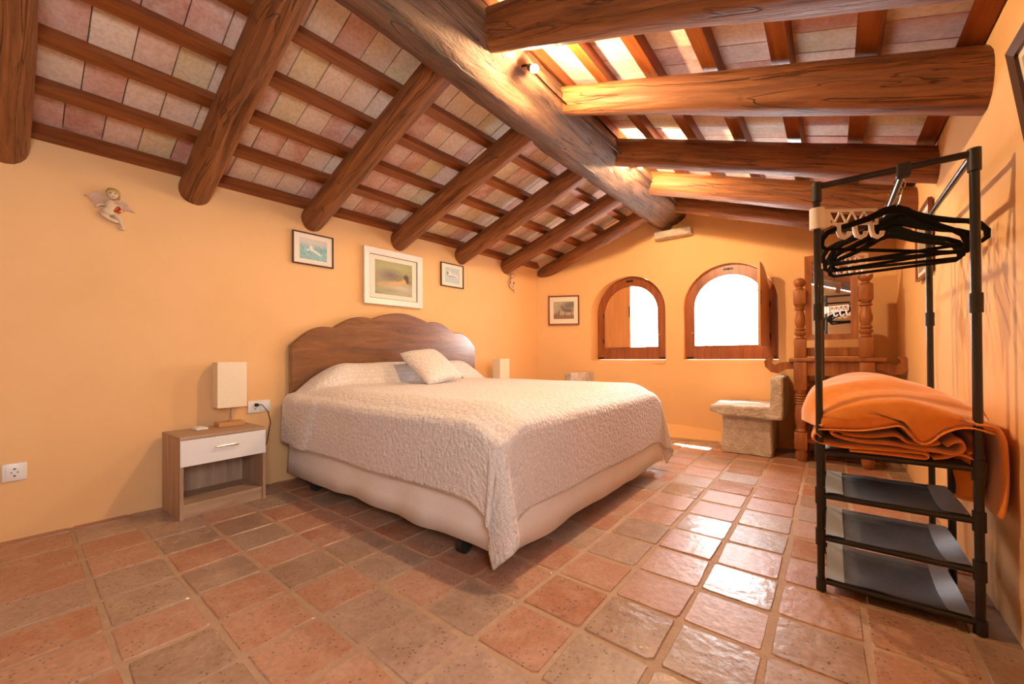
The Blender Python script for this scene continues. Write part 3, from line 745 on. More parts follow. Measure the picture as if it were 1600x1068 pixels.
def socket_face(t, y, z, x):
    MB().tube([(x+.001, y, z), (x+.0035, y, z)], [.0225, .0225], 24).build('socket_rim', M['white'], t, smooth=True)
    MB().tube([(x+.003, y, z), (x+.0042, y, z)], [.0195, .0195], 24).build('socket_well', M['plastic'], t, smooth=True)
    for k in (-1, 1):
        MB().tube([(x+.004, y+k*.0095, z), (x+.0052, y+k*.0095, z)], .0028, 8).build('contact_hole', M['black_hole'], t)
        MB().box(x+.0035, x+.0055, y-.004, y+.004, z+k*.0165-.003, z+k*.0165+.003).build('earth_clip', M['iron'], t)
so1 = empty('wall_socket', (XL(.015)+.002, .015, .323))
x0 = XL(.015)
MB().cbox(x0+.001, x0+.012, -.024, .054, .281, .366, .005).build('plate', M['plastic'], so1, smooth=True)
MB().cbox(x0+.011, x0+.0145, -.012, .042, .295, .352, .002).build('insert', M['white'], so1, smooth=True)
socket_face(so1, .015, .323, x0+.013); to_parent_space(so1); tag(so1, 'single white wall socket on the bare orange wall low by the floor', 'socket')
so2 = empty('wall_socket', (XL(1.05)+.002, 1.05, .54)); x0 = XL(1.05)+.003
MB().cbox(x0-.002, x0+.010, .980, 1.118, .497, .578, .005).build('plate', M['plastic'], so2, smooth=True)
MB().cbox(x0+.009, x0+.0125, .994, 1.046, .508, .567, .002).build('insert', M['white'], so2, smooth=True)
MB().cbox(x0+.009, x0+.0150, 1.054, 1.106, .508, .567, .003).build('switch', M['white'], so2, smooth=True)
socket_face(so2, 1.020, .540, x0+.0115); to_parent_space(so2); tag(so2, 'double white socket and switch plate between the lamp and the bed', 'socket')

# ------------------------------------------------------------------ pictures
def picture(lab, w, h, fw_, mat_frame, print_w, print_h, pmat, depth=.018, group='framed pictures', dz=0, inner=False):
    """local: hangs in the y-z plane facing +x, origin at the centre on the wall"""
    t = empty('framed_picture')
    def ring(a, b, c, d, x0, x1, xi):
        vs = []
        for (p, q, x) in ((a, b, x0), (a, b, x1), (c, d, xi), (c, d, x0)): vs += [(x, -p, -q), (x, p, -q), (x, p, q), (x, -p, q)]
        return MB().add(vs, [(k*4+i, k*4+(i+1)%4, ((k+1)%4)*4+(i+1)%4, ((k+1)%4)*4+i) for k in range(4) for i in range(4)])
    ring(w/2, h/2, w/2-fw_, h/2-fw_, 0, depth, depth*.75).build('frame', mat_frame, t)
    MB().box(.001, depth*.45, -w/2+fw_*.9, w/2-fw_*.9, -h/2+fw_*.9, h/2-fw_*.9).build('mat_board', M['mat_board'], t)
    if inner: ring(w/2-fw_*.98, h/2-fw_*.98, w/2-fw_-.004, h/2-fw_-.004, .002, depth*.62, depth*.62).build('fillet', M['dark_frame'], t)
    x = depth*.45+.0008
    me = bpy.data.meshes.new('print'); me.from_pydata([(x, -print_w/2, -print_h/2+dz), (x, print_w/2, -print_h/2+dz), (x, print_w/2, print_h/2+dz), (x, -print_w/2, print_h/2+dz)], [], [(0,1,2,3)])
    ul = me.uv_layers.new(name='uv')
    for i, c in enumerate(((0,0),(1,0),(1,1),(0,1))): ul.data[i].uv = c
    link('print', me, pmat, t)
    tag(t, lab, 'picture', group); return t
seaA = print_mat('blue_sea_print', [(.10,.30,.34), (.22,.45,.47), (.50,.62,.60)], [(.5,.92,.8,.22,0,(.58,.55,.52),.5), (.42,.55,.06,.13,10,(.80,.78,.70),.4), (.55,.42,.20,.05,-32,(.78,.76,.68),.5), (.72,.28,.12,.03,-35,(.85,.83,.76),.5), (.3,.45,.05,.04,0,(.75,.76,.7),.6), (.45,.18,.5,.05,6,(.25,.48,.48),.8)], scale=7)
seaB = print_mat('blue_horse_print', [(.33,.45,.52), (.48,.55,.56), (.66,.66,.62)], [(.30,.62,.10,.17,20,(.75,.75,.70),.4), (.55,.50,.32,.10,-4,(.70,.72,.68),.4), (.18,.62,.06,.10,0,(.12,.18,.25),.5), (.5,.44,.25,.03,0,(.16,.17,.2),.5), (.85,.5,.05,.12,20,(.65,.66,.6),.5), (.5,.15,.6,.1,0,(.45,.58,.62),.7)], scale=8)
nude = print_mat('reclining_figure_print', [(.10,.085,.045), (.25,.23,.11), (.42,.40,.20)], [(.16,.45,.22,.30,20,(.33,.27,.17),.7), (.6,.84,.6,.16,0,(.33,.33,.14),.8), (.40,.60,.22,.14,0,(.16,.11,.10),.8), (.62,.18,.42,.17,0,(.58,.53,.42),.7), (.30,.13,.5,.08,0,(.36,.34,.19),.7),
   (.22,.30,.20,.05,2,(.52,.34,.14),.35), (.50,.34,.16,.075,4,(.58,.36,.16),.25), (.68,.40,.18,.06,22,(.60,.38,.17),.25), (.80,.49,.06,.05,0,(.58,.36,.16),.3), (.84,.35,.13,.028,-12,(.57,.35,.15),.3), (.825,.59,.065,.085,0,(.07,.035,.02),.3), (.86,.50,.04,.10,12,(.08,.04,.02),.4)], scale=24, warp=.03)
horse = print_mat('brown_horse_print', [(.26,.21,.13), (.36,.30,.19), (.46,.40,.27)], [(.8,.78,.45,.22,20,(.12,.10,.07),.6), (.5,.10,.9,.13,0,(.20,.08,.03),.4), (.70,.48,.24,.10,-4,(.13,.045,.018),.3), (.47,.60,.05,.15,38,(.13,.045,.018),.3), (.40,.70,.07,.03,-20,(.13,.045,.018),.3), (.56,.27,.02,.17,0,(.12,.04,.018),.3), (.88,.27,.02,.17,0,(.12,.04,.018),.3), (.26,.34,.04,.17,0,(.10,.05,.03),.3), (.15,.33,.035,.13,0,(.22,.10,.05),.3), (.1,.2,.12,.1,0,(.16,.07,.03),.4)], scale=7, warp=.02)
gild = print_mat('dim_landscape_print', [(.30,.24,.13), (.40,.33,.19), (.46,.40,.27)], [(.5,.2,.7,.2,0,(.24,.20,.10),.6)], scale=4)
def hang(t, y, z, x=None, rz=None):
    t.location = (XL(y)+.004 if x is None else x, y, z); t.rotation_euler = (0, 0, R(-2.71) if rz is None else rz)
hang(picture('blue sea picture in a thin dark frame under a roof beam end', .292, .236, .009, M['dark_frame'], .197, .152, seaA), 1.406, 1.662)
hang(picture('reclining figure picture in a wide cream frame above the headboard', .570, .467, .050, M['white_frame'], .365, .285, nude, depth=.03, inner=True), 2.082, 1.541)
hang(picture('small blue horse picture in a thin dark frame right of the cream-framed picture', .288, .232, .009, M['dark_frame'], .185, .150, seaB), 2.741, 1.668)
p4 = picture('brown horse print in a mahogany frame beside the shuttered arched window', .378, .362, .016, M['red_frame'], .250, .215, horse)
nv_ = Vector((-2.42+2.75, 4.385-4.195, 0)).normalized(); hang(p4, 4.289-.012*nv_.x, 1.428, -2.587+.012*nv_.y, math.atan2(-nv_.x, nv_.y))
hang(picture('dark-framed picture on the rack wall seen behind the rear rack posts', .42, .385, .016, M['red_frame'], .33, .30, gild), 3.19, 1.483, XR-.008, math.pi)
pr = picture('large dark-framed picture leaning out from the wall beside the clothes rack', .60, .52, .022, M['dark_frame'], .52, .44, gild, depth=.022)
hang(pr, 1.19, 1.322, XR-.042, math.pi); pr.rotation_euler = (0, R(7), math.pi)

# ------------------------------------------------------------------ wall figurines
def cherub(lab, x, y, z, s, wings=True):
    t = empty('cherub_plaque', (x, y, z))
    t.rotation_euler = (0, 0, R(-2.71))
    def E(mb, u, v, ru, rv, d=.5, an=0, dep=None): mb.ell(((dep or .02)*s*d+.004, u*s, v*s), (.020*s*1.0 if dep is None else dep*s, ru*s, rv*s), 12, 8, Matrix.Rotation(R(an), 3, 'X'))
    b = MB()
    E(b, .02, .62, .165, .18, 1, 0, .15)                 # head
    E(b, -.02, .36, .10, .10, 1); E(b, -.04, .22, .15, .20, 1, 8, .12); E(b, -.10, -.02, .17, .15, 1, -10, .12)
    E(b, -.16, -.20, .20, .085, 1, -38, .09); E(b, .02, -.30, .17, .075, 1, -25, .08)      # drawn-up leg
    E(b, .15, -.16, .19, .09, 1, -48, .10); E(b, .26, -.40, .17, .065, 1, -70, .08); E(b, .28, -.57, .10, .045, 1, -8, .07)
    E(b, -.24, .20, .17, .055, 1, 10, .07); E(b, -.36, .12, .08, .045, 1, 50, .06); E(b, .16, .24, .16, .06, 1, -30, .07); E(b, .26, .10, .10, .05, 1, 40, .08)
    bo_ = b.build('body', M['skin_ceramic'], t, smooth=2, fix=False); r_ = bo_.modifiers.new('blend', 'REMESH'); r_.mode = 'VOXEL'; r_.voxel_size = .0032*s/.14; r_.use_smooth_shade = True
    h = MB(); E(h, .045, .71, .185, .13, 1, -14, .145); E(h, .17, .60, .06, .12, 1, 10, .10); E(h, -.10, .66, .05, .09, 1, 10, .10); h.build('hair', M['hair'], t, smooth=2)
    for k in (-1, 1):
        e = MB(); e.ell((.298*s+.004, (.02+k*.062)*s, .615*s), (.012*s, .022*s, .022*s), 8, 6); e.build('eye', M['dark_frame'], t, smooth=2)
    m_ = MB(); m_.ell((.285*s+.004, .03*s, .51*s), (.010*s, .03*s, .010*s), 8, 6); m_.build('mouth', M['fruit'], t, smooth=2)
    if wings:
        for k, pts in ((-1, [(-.08,.34),(-.20,.56),(-.36,.66),(-.50,.58),(-.56,.46),(-.70,.43),(-.56,.38),(-.48,.28),(-.42,.18),(-.28,.20),(-.14,.22)]), (1, [(.10,.34),(.22,.50),(.36,.46),(.46,.36),(.52,.24),(.64,.14),(.50,.16),(.42,.14),(.30,.18),(.18,.22)])):
            w = MB().prism([(u*s, v*s) for u, v in pts], .004, .010, 'x').build('wing', M['wing'], t)
            for q in range(4):
                f = q/4; u0, v0 = k*.16, .34-.03*q; tip = pts[4+q % 4] if k < 0 else pts[3+q % 4]
                MB().tube([(.012, u0*s, v0*s), (.013, (u0+tip[0])/2*s, ((v0+tip[1])/2+.03)*s), (.010, tip[0]*.93*s, tip[1]*s)], .0035*s/.14, 6).build('feather', M['wing'], w, smooth=True)
    fr_ = MB(); rr = random.Random(3)
    for i in range(9): E(fr_, .17+rr.uniform(-.13,.11), .12+rr.uniform(-.10,.10), .055, .055, 1.5, 0, .06)
    fr_.build('fruit_basket', M['fruit'], t, smooth=2)
    tag(t, lab, 'figurine'); return t
cherub('winged cherub plaque with red fruit hanging on the bare orange wall', XL(.345), .345, 1.660, .150)
cherub('small putto figurine hanging on the wall near the room corner', XL(3.64), 3.632, 1.700, .150, wings=False)

# ------------------------------------------------------------------ stone window seats
def rough_block(mb, x0, x1, y0, y1, z0, z1, amp=.006, n=7, s=0):
    bm = bmesh.new(); bmesh.ops.create_cube(bm, size=1)
    bmesh.ops.bevel(bm, geom=bm.edges[:], offset=.03, segments=1, affect='EDGES')
    bmesh.ops.subdivide_edges(bm, edges=bm.edges[:], cuts=n, use_grid_fill=True)
    for v in bm.verts:
        p = Vector(((x0+x1)/2+v.co.x*(x1-x0), (y0+y1)/2+v.co.y*(y1-y0), (z0+z1)/2+v.co.z*(z1-z0)))
        d = noise.noise_vector(p*22+Vector((s, 0, 0)))*amp+noise.noise_vector(p*6+Vector((s, 5, 0)))*amp*1.2
        d.z = 0 if p.z < .005 else d.z
        v.co = p+d
    bm.verts.index_update(); mb.add([v.co[:] for v in bm.verts], [[v.index for v in f.verts] for f in bm.faces]); bm.free(); return mb
def stone_seat(lab, flip, xo, ywall):
    t = empty('stone_seat', (xo, 4.2, 0))
    def X(a, b): return (xo+a, xo+b) if not flip else (xo-b, xo-a)
    rough_block(MB(), *X(-.375, .005), 3.955, ywall(xo-.2)+.01, -.002, .345).build('pedestal', M['stone'], t, smooth=True)
    L_ = [(-.46,.365),(-.375,.337),(.085,.318),(.085,.672),(.005,.672),(-.005,.425),(-.46,.418)]
    pl = [((xo+a) if not flip else (xo-a), b) for a, b in L_]
    # slab: prism subdivided and roughened
    bm = bmesh.new(); n = len(pl)
    a_ = [bm.verts.new((x, 3.90, z)) for x, z in pl]; b_ = [bm.verts.new((x, ywall(x)+.01, z)) for x, z in pl]
    bm.faces.new(a_); bm.faces.new(b_[::-1])
    for i in range(n): bm.faces.new((a_[i], b_[i], b_[(i+1)%n], a_[(i+1)%n]))
    bmesh.ops.recalc_face_normals(bm, faces=bm.faces[:])
    bmesh.ops.bevel(bm, geom=bm.edges[:], offset=.010, segments=1, affect='EDGES')
    bmesh.ops.triangulate(bm, faces=bm.faces[:])
    for _ in range(4): 
        es = [e for e in bm.edges if e.calc_length() > .035]
        if es: bmesh.ops.subdivide_edges(bm, edges=es, cuts=1); bmesh.ops.triangulate(bm, faces=bm.faces[:])
    for v in bm.verts: v.co += noise.noise_vector(v.co*28)*.005+noise.noise_vector(v.co*7)*.006
    me = bpy.data.meshes.new('slab'); bm.to_mesh(me); bm.free(); me.polygons.foreach_set('use_smooth', [True]*len(me.polygons)); me.set_sharp_from_angle(angle=R(45))
    link('seat_slab', me, M['stone'], t); to_parent_space(t); tag(t, lab, 'seat', 'stone window seats')
stone_seat('rough stone seat with raised end under the open arched window', False, -.392, YB)
stone_seat('rough stone seat showing its raised end behind the bed under the shuttered window', True, -2.262, YB)

# ------------------------------------------------------------------ carved mirror stand in the corner
st = empty('mirror_stand', (.01, 4.15, 0))
PX = (-.192, .212); PY = 4.02
def turned(mb, x, y, z0, z1, prof):
    H_ = z1-z0; mb.lathe([(r, z0+H_*t) for t, r in prof], (x, y, 0), 16)
up_prof = [(0,.030),(.03,.036),(.06,.030),(.09,.026),(.14,.040),(.19,.042),(.24,.028),(.27,.038),(.30,.038),(.33,.026),(.38,.030),(.46,.038),(.55,.040),(.66,.034),(.78,.028),(.84,.027),(.87,.040),(.90,.040),(.93,.026),(.96,.036),(1,.036)]
lg_prof = [(0,.034),(.03,.040),(.06,.034),(.10,.030),(.18,.036),(.30,.042),(.45,.044),(.58,.040),(.66,.034),(.69,.042),(.72,.033),(.75,.042),(.78,.033),(.81,.042),(.84,.033),(.87,.042),(.90,.033),(.94,.040),(1,.040)]
for x in PX:
    p = MB(); p.cbox(x-.041, x+.041, PY-.041, PY+.041, .835, .985, .004); turned(p, x, PY, .985, 1.265, up_prof); p.cbox(x-.043, x+.043, PY-.043, PY+.043, 1.265, 1.385, .008)
    p.lathe([(.030,1.385),(.034,1.393),(.022,1.400),(.022,1.408),(.036,1.422),(.044,1.440),(.043,1.456),(.030,1.475),(.008,1.483)], (x, PY, 0), 16)
    p.build('upper_post', M['oak'], st, smooth=True)
for x in PX:
    for y in (PY-.03, 4.40):
        p = MB(); p.cbox(x-.043, x+.043, y-.043, y+.043, .575, .80, .004); turned(p, x, y, .235, .575, lg_prof); p.cbox(x-.043, x+.043, y-.043, y+.043, .10, .235, .004)
        p.lathe([(.026,0),(.036,.02),(.042,.05),(.036,.085),(.040,.10)], (x, y, 0), 16)
        p.build('leg', M['oak'], st, smooth=True)
MB().cbox(PX[0]-.075, PX[1]+.105, 3.94, 4.46, .802, .832, .008).build('top_board', M['oak'], st, smooth=True)
MB().cbox(PX[0]+.02, PX[1]-.02, PY-.055, PY-.030, .690, .802, .004).build('apron', M['oak'], st)
MB().cbox(PX[0]+.02, PX[1]-.02, PY-.012, PY+.012, .845, .915, .004).build('cross_rail', M['oak'], st)
MB().cbox(PX[0]-.03, PX[1]+.03, 3.98, 4.42, .15, .185, .004).build('lower_shelf', M['oak'], st)
MB().cbox(PX[0]-.03, PX[1]+.03, 4.40, 4.42, .185, .62, .004).build('back_panel', M['oak'], st)
def arm(s):
    x = PX[0] if s < 0 else PX[1]
    pts = [(0,.745),(.06,.740),(.115,.705),(.165,.715),(.205,.760),(.212,.805),(.190,.838),(.155,.846),(.140,.828),(.158,.815),(.160,.790),(.135,.775),(.105,.795),(.060,.800),(0,.800)]
    if s > 0: pts = [(a*.92, b) for a, b in pts]
    MB().prism([(x+s*(.035+a), b-.0) for a, b in pts], PY-.045, PY-.005).build('scroll_arm', M['oak'], st)
arm(-1); arm(1)
# swinging mirror, tilted a little
mroot = MB(); mx0, mx1, mz0, mz1 = -.158, .168, .975, 1.652; fwid = .044; my = PY
def mring():
    o = [(mx0, mz0), (mx1, mz0), (mx1, mz1), (mx0, mz1)]; i_ = [(mx0+fwid, mz0+fwid), (mx1-fwid, mz0+fwid), (mx1-fwid, mz1-fwid), (mx0+fwid, mz1-fwid)]
    vs = [(x, my-.016, z) for x, z in o]+[(x, my-.010, z) for x, z in i_]+[(x, my+.014, z) for x, z in i_]+[(x, my+.014, z) for x, z in o]
    return MB().add(vs, [(k*4+i, k*4+(i+1)%4, ((k+1)%4)*4+(i+1)%4, ((k+1)%4)*4+i) for k in range(4) for i in range(4)])
mf = mring().build('mirror_frame', M['oak'], st)
MB().box(mx0+fwid-.004, mx1-fwid+.004, my-.001, my+.004, mz0+fwid-.004, mz1-fwid+.004).build('mirror_glass', M['mirror'], mf)
for s, x in ((-1, mx0), (1, mx1)): MB().tube([(x, my, 1.31), (x+s*.02, my, 1.31)], .006, 8).build('pivot', M['iron'], mf)
to_parent_space(st); tag(st, 'carved oak stand with turned posts, scroll arms and swinging mirror in the corner', 'mirror stand')

# ------------------------------------------------------------------ clothes rack
RX0, RX1, RY0, RYM, RY1, RZ = -.034, .352, 1.85, 2.205, 2.585, 1.476
rk = empty('clothes_rack', (.16, 2.2, 0))
tr = .0115
for x in (RX0, RX1):
    for y in (RY0, RY1):
        p = MB().tube([(x, y, .0), (x, y, RZ)], tr, 12).build('post', M['tube'], rk, smooth=True)
        for z0, z1 in ((0,.045), (.985,1.045), (RZ-.055, RZ+.014)) + (((.47,.535), (.315,.375), (.165,.225)) if y == RY0 else ()): MB().tube([(x, y, z0), (x, y, z1)], .0155, 12).build('sleeve', M['joint'], p, smooth=True)
    p = MB().tube([(x, RYM, 0), (x, RYM, .52)], tr, 12).build('short_post', M['tube'], rk, smooth=True)
    MB().tube([(x, RY0, RZ), (x, RY1, RZ)], tr*.85, 12).build('top_side_bar', M['tube'], rk, smooth=True)
for y in (RY0, RY1):
    MB().tube([(RX0, y, RZ), (RX1, y, RZ)], tr*.95, 12).build('top_bar', M['tube'], rk, smooth=True)
HX = .195
hr = MB().tube([(HX, RY0, RZ-.012), (HX, RY1, RZ-.012)], tr*.85, 12).build('hanging_rail', M['tube'], rk, smooth=True)
for y in (RY0, RY1):
    MB().cbox(HX-.018, HX+.018, y-.016, y+.016, RZ-.030, RZ+.015, .005).build('clamp', M['joint'], hr)
tiers = [.505, .345, .192, .035]
for k, z in enumerate(tiers):
    ye = RY1 if k == 0 else RYM
    for y in (RY0, ye): MB().tube([(RX0, y, z), (RX1, y, z)], tr*.85, 10).build('shelf_rail', M['tube'], rk, smooth=True)
    g = []
    for i in range(15):
        u = i/14; row = []
        for j in range(13):
            v = j/12; zz = z+.004-.030*math.sin(math.pi*v)**.8*(.6+.4*math.sin(math.pi*u))+.004*noise.noise((u*4, v*3, k*3)) if k else z+.004-.012*math.sin(math.pi*v)
            ed = min(u, 1-u); zz += (.022*(1-min(1, ed/.12))*math.sin(math.pi*v)) if k else 0
            row.append((RX0+.016+(RX1-RX0-.032)*u, RY0+(ye-RY0)*v, zz+.006))
        g.append(row)
    sh = MB().sheet(g).build('fabric_shelf', M['nonwoven'], rk, smooth=2); sh.modifiers.new('t', 'SOLIDIFY').thickness = .003
    if k:
        for (a, b) in ((0, 2), (12, 14)):
            MB().sheet([[(p[0], p[1], p[2]+.0045) for p in row] for row in g[a:b+1]]).build('hem', M['silver_edge'], sh, smooth=2)
to_parent_space(rk); tag(rk, 'black steel tube clothes rack with sagging fabric shelves', 'clothes rack')

# velvet hangers with chrome hooks
def hanger(first=None):
    t = empty('coat_hanger')                      # local: hangs in the x-z plane, origin where the hook meets the rail
    w, = (.205,)
    neck = -.085
    sh = []
    for s in (-1, 1):
        pts = [(0, neck), (.030, neck-.008), (.075, neck-.036), (.130, neck-.060), (.165, neck-.072), (.192, neck-.088), (.207, neck-.115), (.205, neck-.138), (.190, neck-.150)]
        rad = [.015, .014, .0115, .0100, .0090, .0092, .0095, .0085, .006]
        sh.append(([(s*a, 0, b) for a, b in pts], rad))
    b = MB()
    for p_, r_ in sh: b.tube(p_, r_, 10, squash=.42)
    b.build('shoulder', M['velvet'], t, smooth=True)
    MB().tube([(-.196, 0, neck-.148), (.196, 0, neck-.148)], .0062, 8, squash=.6).build('trouser_bar', M['velvet'], t, smooth=True)
    hk = [(0, 0, neck+.012)] + [(0, 0, -.052), (.006, 0, -.040)] + [(.0165*math.cos(a), 0, -.0165+.0175*math.sin(a)+.017) for a in [R(-40+i*26) for i in range(9)]]
    MB().tube(hk, .0019, 7).build('hook', M['chrome'], t, smooth=True)
    return t
HZ = RZ-.012+tr*.85-.012
hs = [(1.955, 20), (2.03, 3), (2.09, -6), (2.16, 8), (2.25, -10), (2.36, 6)]
labs = 'black velvet hanger with chrome hook on the clothes rack rail'
h0 = hanger()
for i, (y, rz) in enumerate(hs):
    h_ = h0 if i == 0 else copy_tree(h0)
    h_.location = (HX, y, HZ-.004); h_.rotation_euler = (0, R((7, -4, 3, -5, 2, -3)[i]), R(rz))
    tag(h_, 'black velvet hanger turned askew, one arm reaching past the other hangers' if i == 0 else labs, 'hanger', 'black hangers on the rack')

# white plastic hook rails clipped to the left rack posts
def hook_rail(lab):
    t = empty('hook_rail')                        # local: post at origin, arm along +x
    c = MB(); c.tube([(0,0,-.045), (0,0,.030)], .023, 14); c.cbox(.005, .040, -.014, .014, -.040, .026, .004); c.build('clip', M['plastic_w'], t, smooth=True)
    a = MB(); L_ = .215
    a.cbox(.035, L_, -.004, .004, .018, .028, .002); a.cbox(.035, L_, -.004, .004, -.032, -.023, .002); a.cbox(L_-.008, L_, -.004, .004, -.032, .028, .002)
    n = 4
    for i in range(n):
        xa = .040+(L_-.046)*i/n; xb = .040+(L_-.046)*(i+.5)/n; xc = .040+(L_-.046)*(i+1)/n
        a.tube([(xa, 0, .02), (xb, 0, -.025)], .0034, 6); a.tube([(xb, 0, -.025), (xc, 0, .02)], .0034, 6)
    a.build('arm', M['plastic_w'], t)
    for i in range(3):
        x = .075+.058*i
        MB().tube([(x, 0, -.026), (x+.001, 0, -.055), (x+.005, -.003, -.072), (x+.016, -.008, -.080), (x+.028, -.010, -.072), (x+.031, -.010, -.060)], [.008,.008,.008,.008,.0075,.008], 8).build('hook', M['plastic_w'], t, smooth=True)
    tag(t, lab, 'hook rail', 'white hook rails on the rack'); return t
k1 = hook_rail('white plastic hook rail with three hooks clipped to the rack post nearest the bed'); k1.location = (RX0, RY0, 1.365); k1.rotation_euler = (0, 0, R(36))
k2 = copy_tree(k1); k2.location = (RX0, RY1, 1.340); k2.rotation_euler = (0, 0, R(30)); k2['label'] = 'white plastic hook rail on the rear rack post, half hidden by hangers'

# ------------------------------------------------------------------ orange blanket folded on the rack
bl = MB()
def sheet_prof(prof, y0, y1, th, ny=16, wob=.006, seed=0, yround=.0):
    """a folded layer: profile polyline in (x,z), thickened, run along y with wobble; closed mesh"""
    P = []
    for i in range(len(prof)-1):                                    # smooth the profile (Catmull-Rom)
        p0, p1, p2, p3 = (prof[max(i-1, 0)], prof[i], prof[i+1], prof[min(i+2, len(prof)-1)])
        for t in (0, .25, .5, .75):
            P.append(tuple(.5*((2*p1[c])+(-p0[c]+p2[c])*t+(2*p0[c]-5*p1[c]+4*p2[c]-p3[c])*t*t+(-p0[c]+3*p1[c]-3*p2[c]+p3[c])*t**3) for c in (0, 1)))
    P.append(tuple(prof[-1])); n = len(P); nrm = []
    for i in range(n):
        a, b = P[max(i-1, 0)], P[min(i+1, n-1)]; d = Vector((b[0]-a[0], b[1]-a[1])).normalized(); nrm.append((-d.y, d.x))
    loop = [(P[i], nrm[i], 1) for i in range(n)] + [(P[i], nrm[i], -1) for i in range(n-1, -1, -1)]
    g = []
    for j in range(ny+1):
        v = j/ny; y = y0+(y1-y0)*v; row = []
        e = min(v, 1-v)*abs(y1-y0); kk = 1 if e > th/2 else max(.15, math.sqrt(max(0, 1-(1-e/(th/2))**2)))
        for (p, q, s) in loop:
            w = wob*noise.noise((p[0]*7+seed, y*5, p[1]*7)); dx = wob*noise.noise((p[0]*6+seed, y*4, p[1]*6+9))
            lean = yround*(v**2)
            row.append((p[0]+q[0]*s*th/2*kk+dx, y+.010*noise.noise((p[0]*9, p[1]*9, seed)), p[1]+q[1]*s*th/2*kk+w-lean*0))
        row.append(row[0]); g.append(row)
    bl.sheet(g); m = len(g[0])
    base = len(bl.v)-m*(ny+1)
    for (off, rev) in ((0, False), (ny*m, True)):
        k = len(loop)//2
        for i in range(k-1):
            a, b, c, d = base+off+i, base+off+i+1, base+off+2*k-2-i, base+off+2*k-1-i
            bl.f.append((a, d, c, b) if rev else (a, b, c, d))
def smooth_curve(pr, k=4):
    P = []
    for i in range(len(pr)-1):
        a, b, c, d = pr[max(i-1,0)], pr[i], pr[i+1], pr[min(i+2,len(pr)-1)]
        for t in [q/k for q in range(k)]:
            P.append(tuple(.5*((2*b[q])+(-a[q]+c[q])*t+(2*a[q]-5*b[q]+4*c[q]-d[q])*t*t+(-a[q]+3*b[q]-3*c[q]+d[q])*t**3) for q in (0, 1)))
    return P+[pr[-1]]
crv = smooth_curve([(-.036,.590),(.02,.594),(.08,.598),(.14,.614),(.18,.624),(.202,.600),(.222,.573),(.245,.576),(.275,.610),(.31,.630),(.345,.632),(.384,.618)])
topF = smooth_curve([(-.045,.598),(-.038,.632),(.0,.656),(.08,.686),(.19,.712),(.26,.699),(.32,.672),(.380,.646)], 6)
topM = smooth_curve([(-.094,.60),(-.088,.66),(-.045,.725),(.061,.768),(.16,.766),(.235,.744),(.31,.718),(.388,.668)], 6)
# the thick cover of the bundle: a closed outline lofted along y, rounded at the front
ny = 34; g = []
for j in range(ny+1):
    v = j/ny; y = 1.836+.70*v**1.25; d = y-1.836
    k = min(1, d/.16); k = k*k*(3-2*k); back = max(0, (y-2.38)/.156)
    ins = .020*max(0, 1-d/.022)**2; row = []
    for i, (p, q) in enumerate(zip(topF, topM)):
        x, z = p[0]+(q[0]-p[0])*k, p[1]+(q[1]-p[1])*k
        hgt = max(0, min(1, (z-.60)/.12))
        z += hgt*(.008*math.sin(x*11+y*21)+.010*noise.noise((x*6, y*6, 2)) - .10*back**2) - .012*hgt*math.exp(-((y-1.90-.25*(x+.05))/.018)**2)
        row.append((x+(ins if i < 9 else (-ins if i > 36 else 0)), y, z-ins*hgt))
    for i, (x, z) in enumerate(reversed(crv)):
        row.append((x, y, z+ins*.8-(.045*k if z < .70 else 0)*min(1, d/.3)))
    row.append(row[0]); g.append(row)
bl.sheet(g); m_ = len(g[0])-1; b0 = len(bl.v)-(m_+1)*(ny+1)
for off in (0, ny*(m_+1)):
    nt_, nc_ = len(topF), len(crv)
    for i in range(nt_-1):                       # close the two ends with quads between top and cover edge
        ia = round(i*(nc_-1)/(nt_-1)); ib = round((i+1)*(nc_-1)/(nt_-1))
        a, b = b0+off+i, b0+off+i+1; c, d = b0+off+m_-1-ib, b0+off+m_-1-ia
        bl.f.append((a, b, c, d) if c != d else (a, b, c))
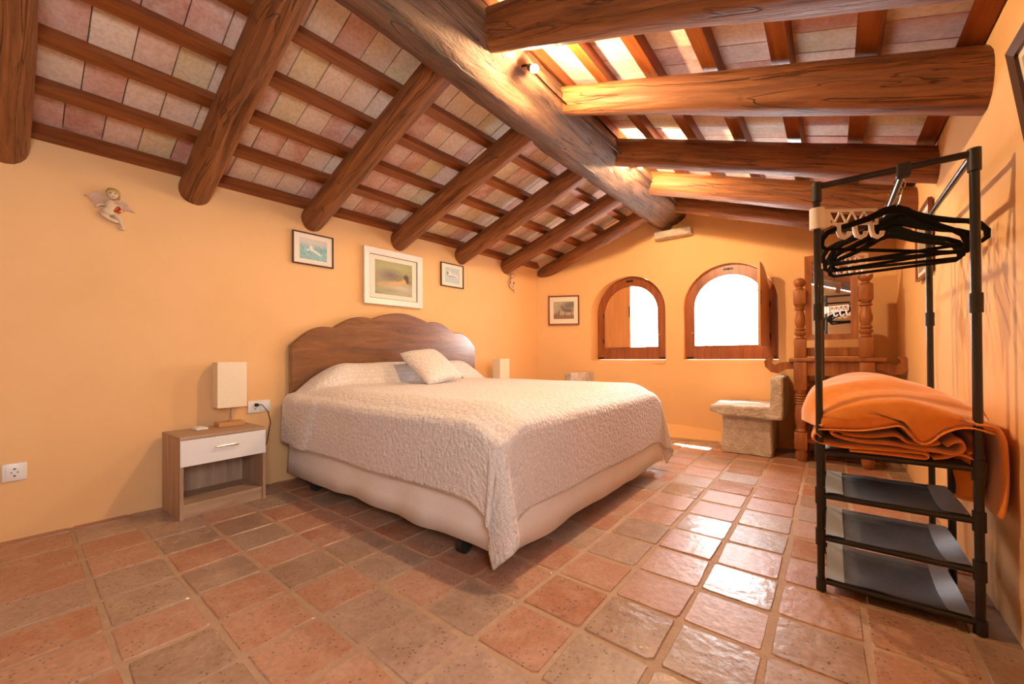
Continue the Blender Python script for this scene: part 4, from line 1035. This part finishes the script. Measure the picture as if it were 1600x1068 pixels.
# sheets folded in under the cover
sheet_prof([(p[0], p[1]-.001) for p in [(-.036,.588),(.02,.592),(.08,.596),(.14,.612),(.18,.622),(.202,.598),(.222,.571),(.245,.574),(.275,.608),(.31,.628),(.345,.630),(.384,.618)]], 1.828, 2.48, .013, seed=3, wob=.003)
sheet_prof([(.030,.584),(.004,.586),(.000,.574),(.018,.565),(.045,.559),(.09,.554),(.15,.556),(.20,.551),(.26,.546),(.30,.544),(.322,.562),(.318,.584),(.300,.580),(.283,.566)], 1.834, 2.48, .012, seed=2, wob=.003)
sheet_prof([(.030,.574),(.10,.572),(.17,.585),(.20,.566),(.25,.562),(.275,.572)], 1.846, 2.46, .012, seed=5, wob=.003)
sheet_prof([(-.030,.560),(-.046,.572),(-.052,.552),(-.030,.538),(.04,.531),(.13,.533),(.20,.536),(.238,.536),(.240,.522),(.20,.519),(.05,.520)], 1.836, 2.50, .016, seed=1, wob=.003)
sheet_prof([(.255,.521),(.285,.530),(.310,.543),(.335,.537),(.360,.520)], 1.838, 2.40, .013, seed=6, wob=.003)
sheet_prof([(.345,.600),(.352,.575),(.345,.555),(.330,.548)], 1.850, 2.40, .013, seed=8, wob=.003)
# the end hanging down beside the post, against the wall
sheet_prof([(.345,.640),(.378,.636),(.397,.606),(.403,.55),(.404,.47),(.401,.41),(.394,.365)], 1.832, 2.16, .018, seed=7, wob=.005)
sheet_prof([(.372,.545),(.380,.50),(.378,.44),(.372,.392)], 1.930, 2.14, .014, seed=9, wob=.004)
sheet_prof([(.318,.390),(.345,.384),(.378,.388)], 1.945, 1.962, .010, seed=4)
g = [[(.320+.060*i/6+.004*math.sin(k), 1.950+.006*math.sin(i*1.3)+.004*k/5, .388+.13*k/7) for k in range(8)] for i in range(7)]
bl.sheet(g); bl.sheet([[(x, y+.012, z) for x, y, z in r_] for r_ in g])
bo2 = bl.build('blanket', M['fleece'], smooth=2, fix=True)
tag(bo2, 'thick orange fleece blanket folded on the top shelf of the clothes rack', 'blanket')
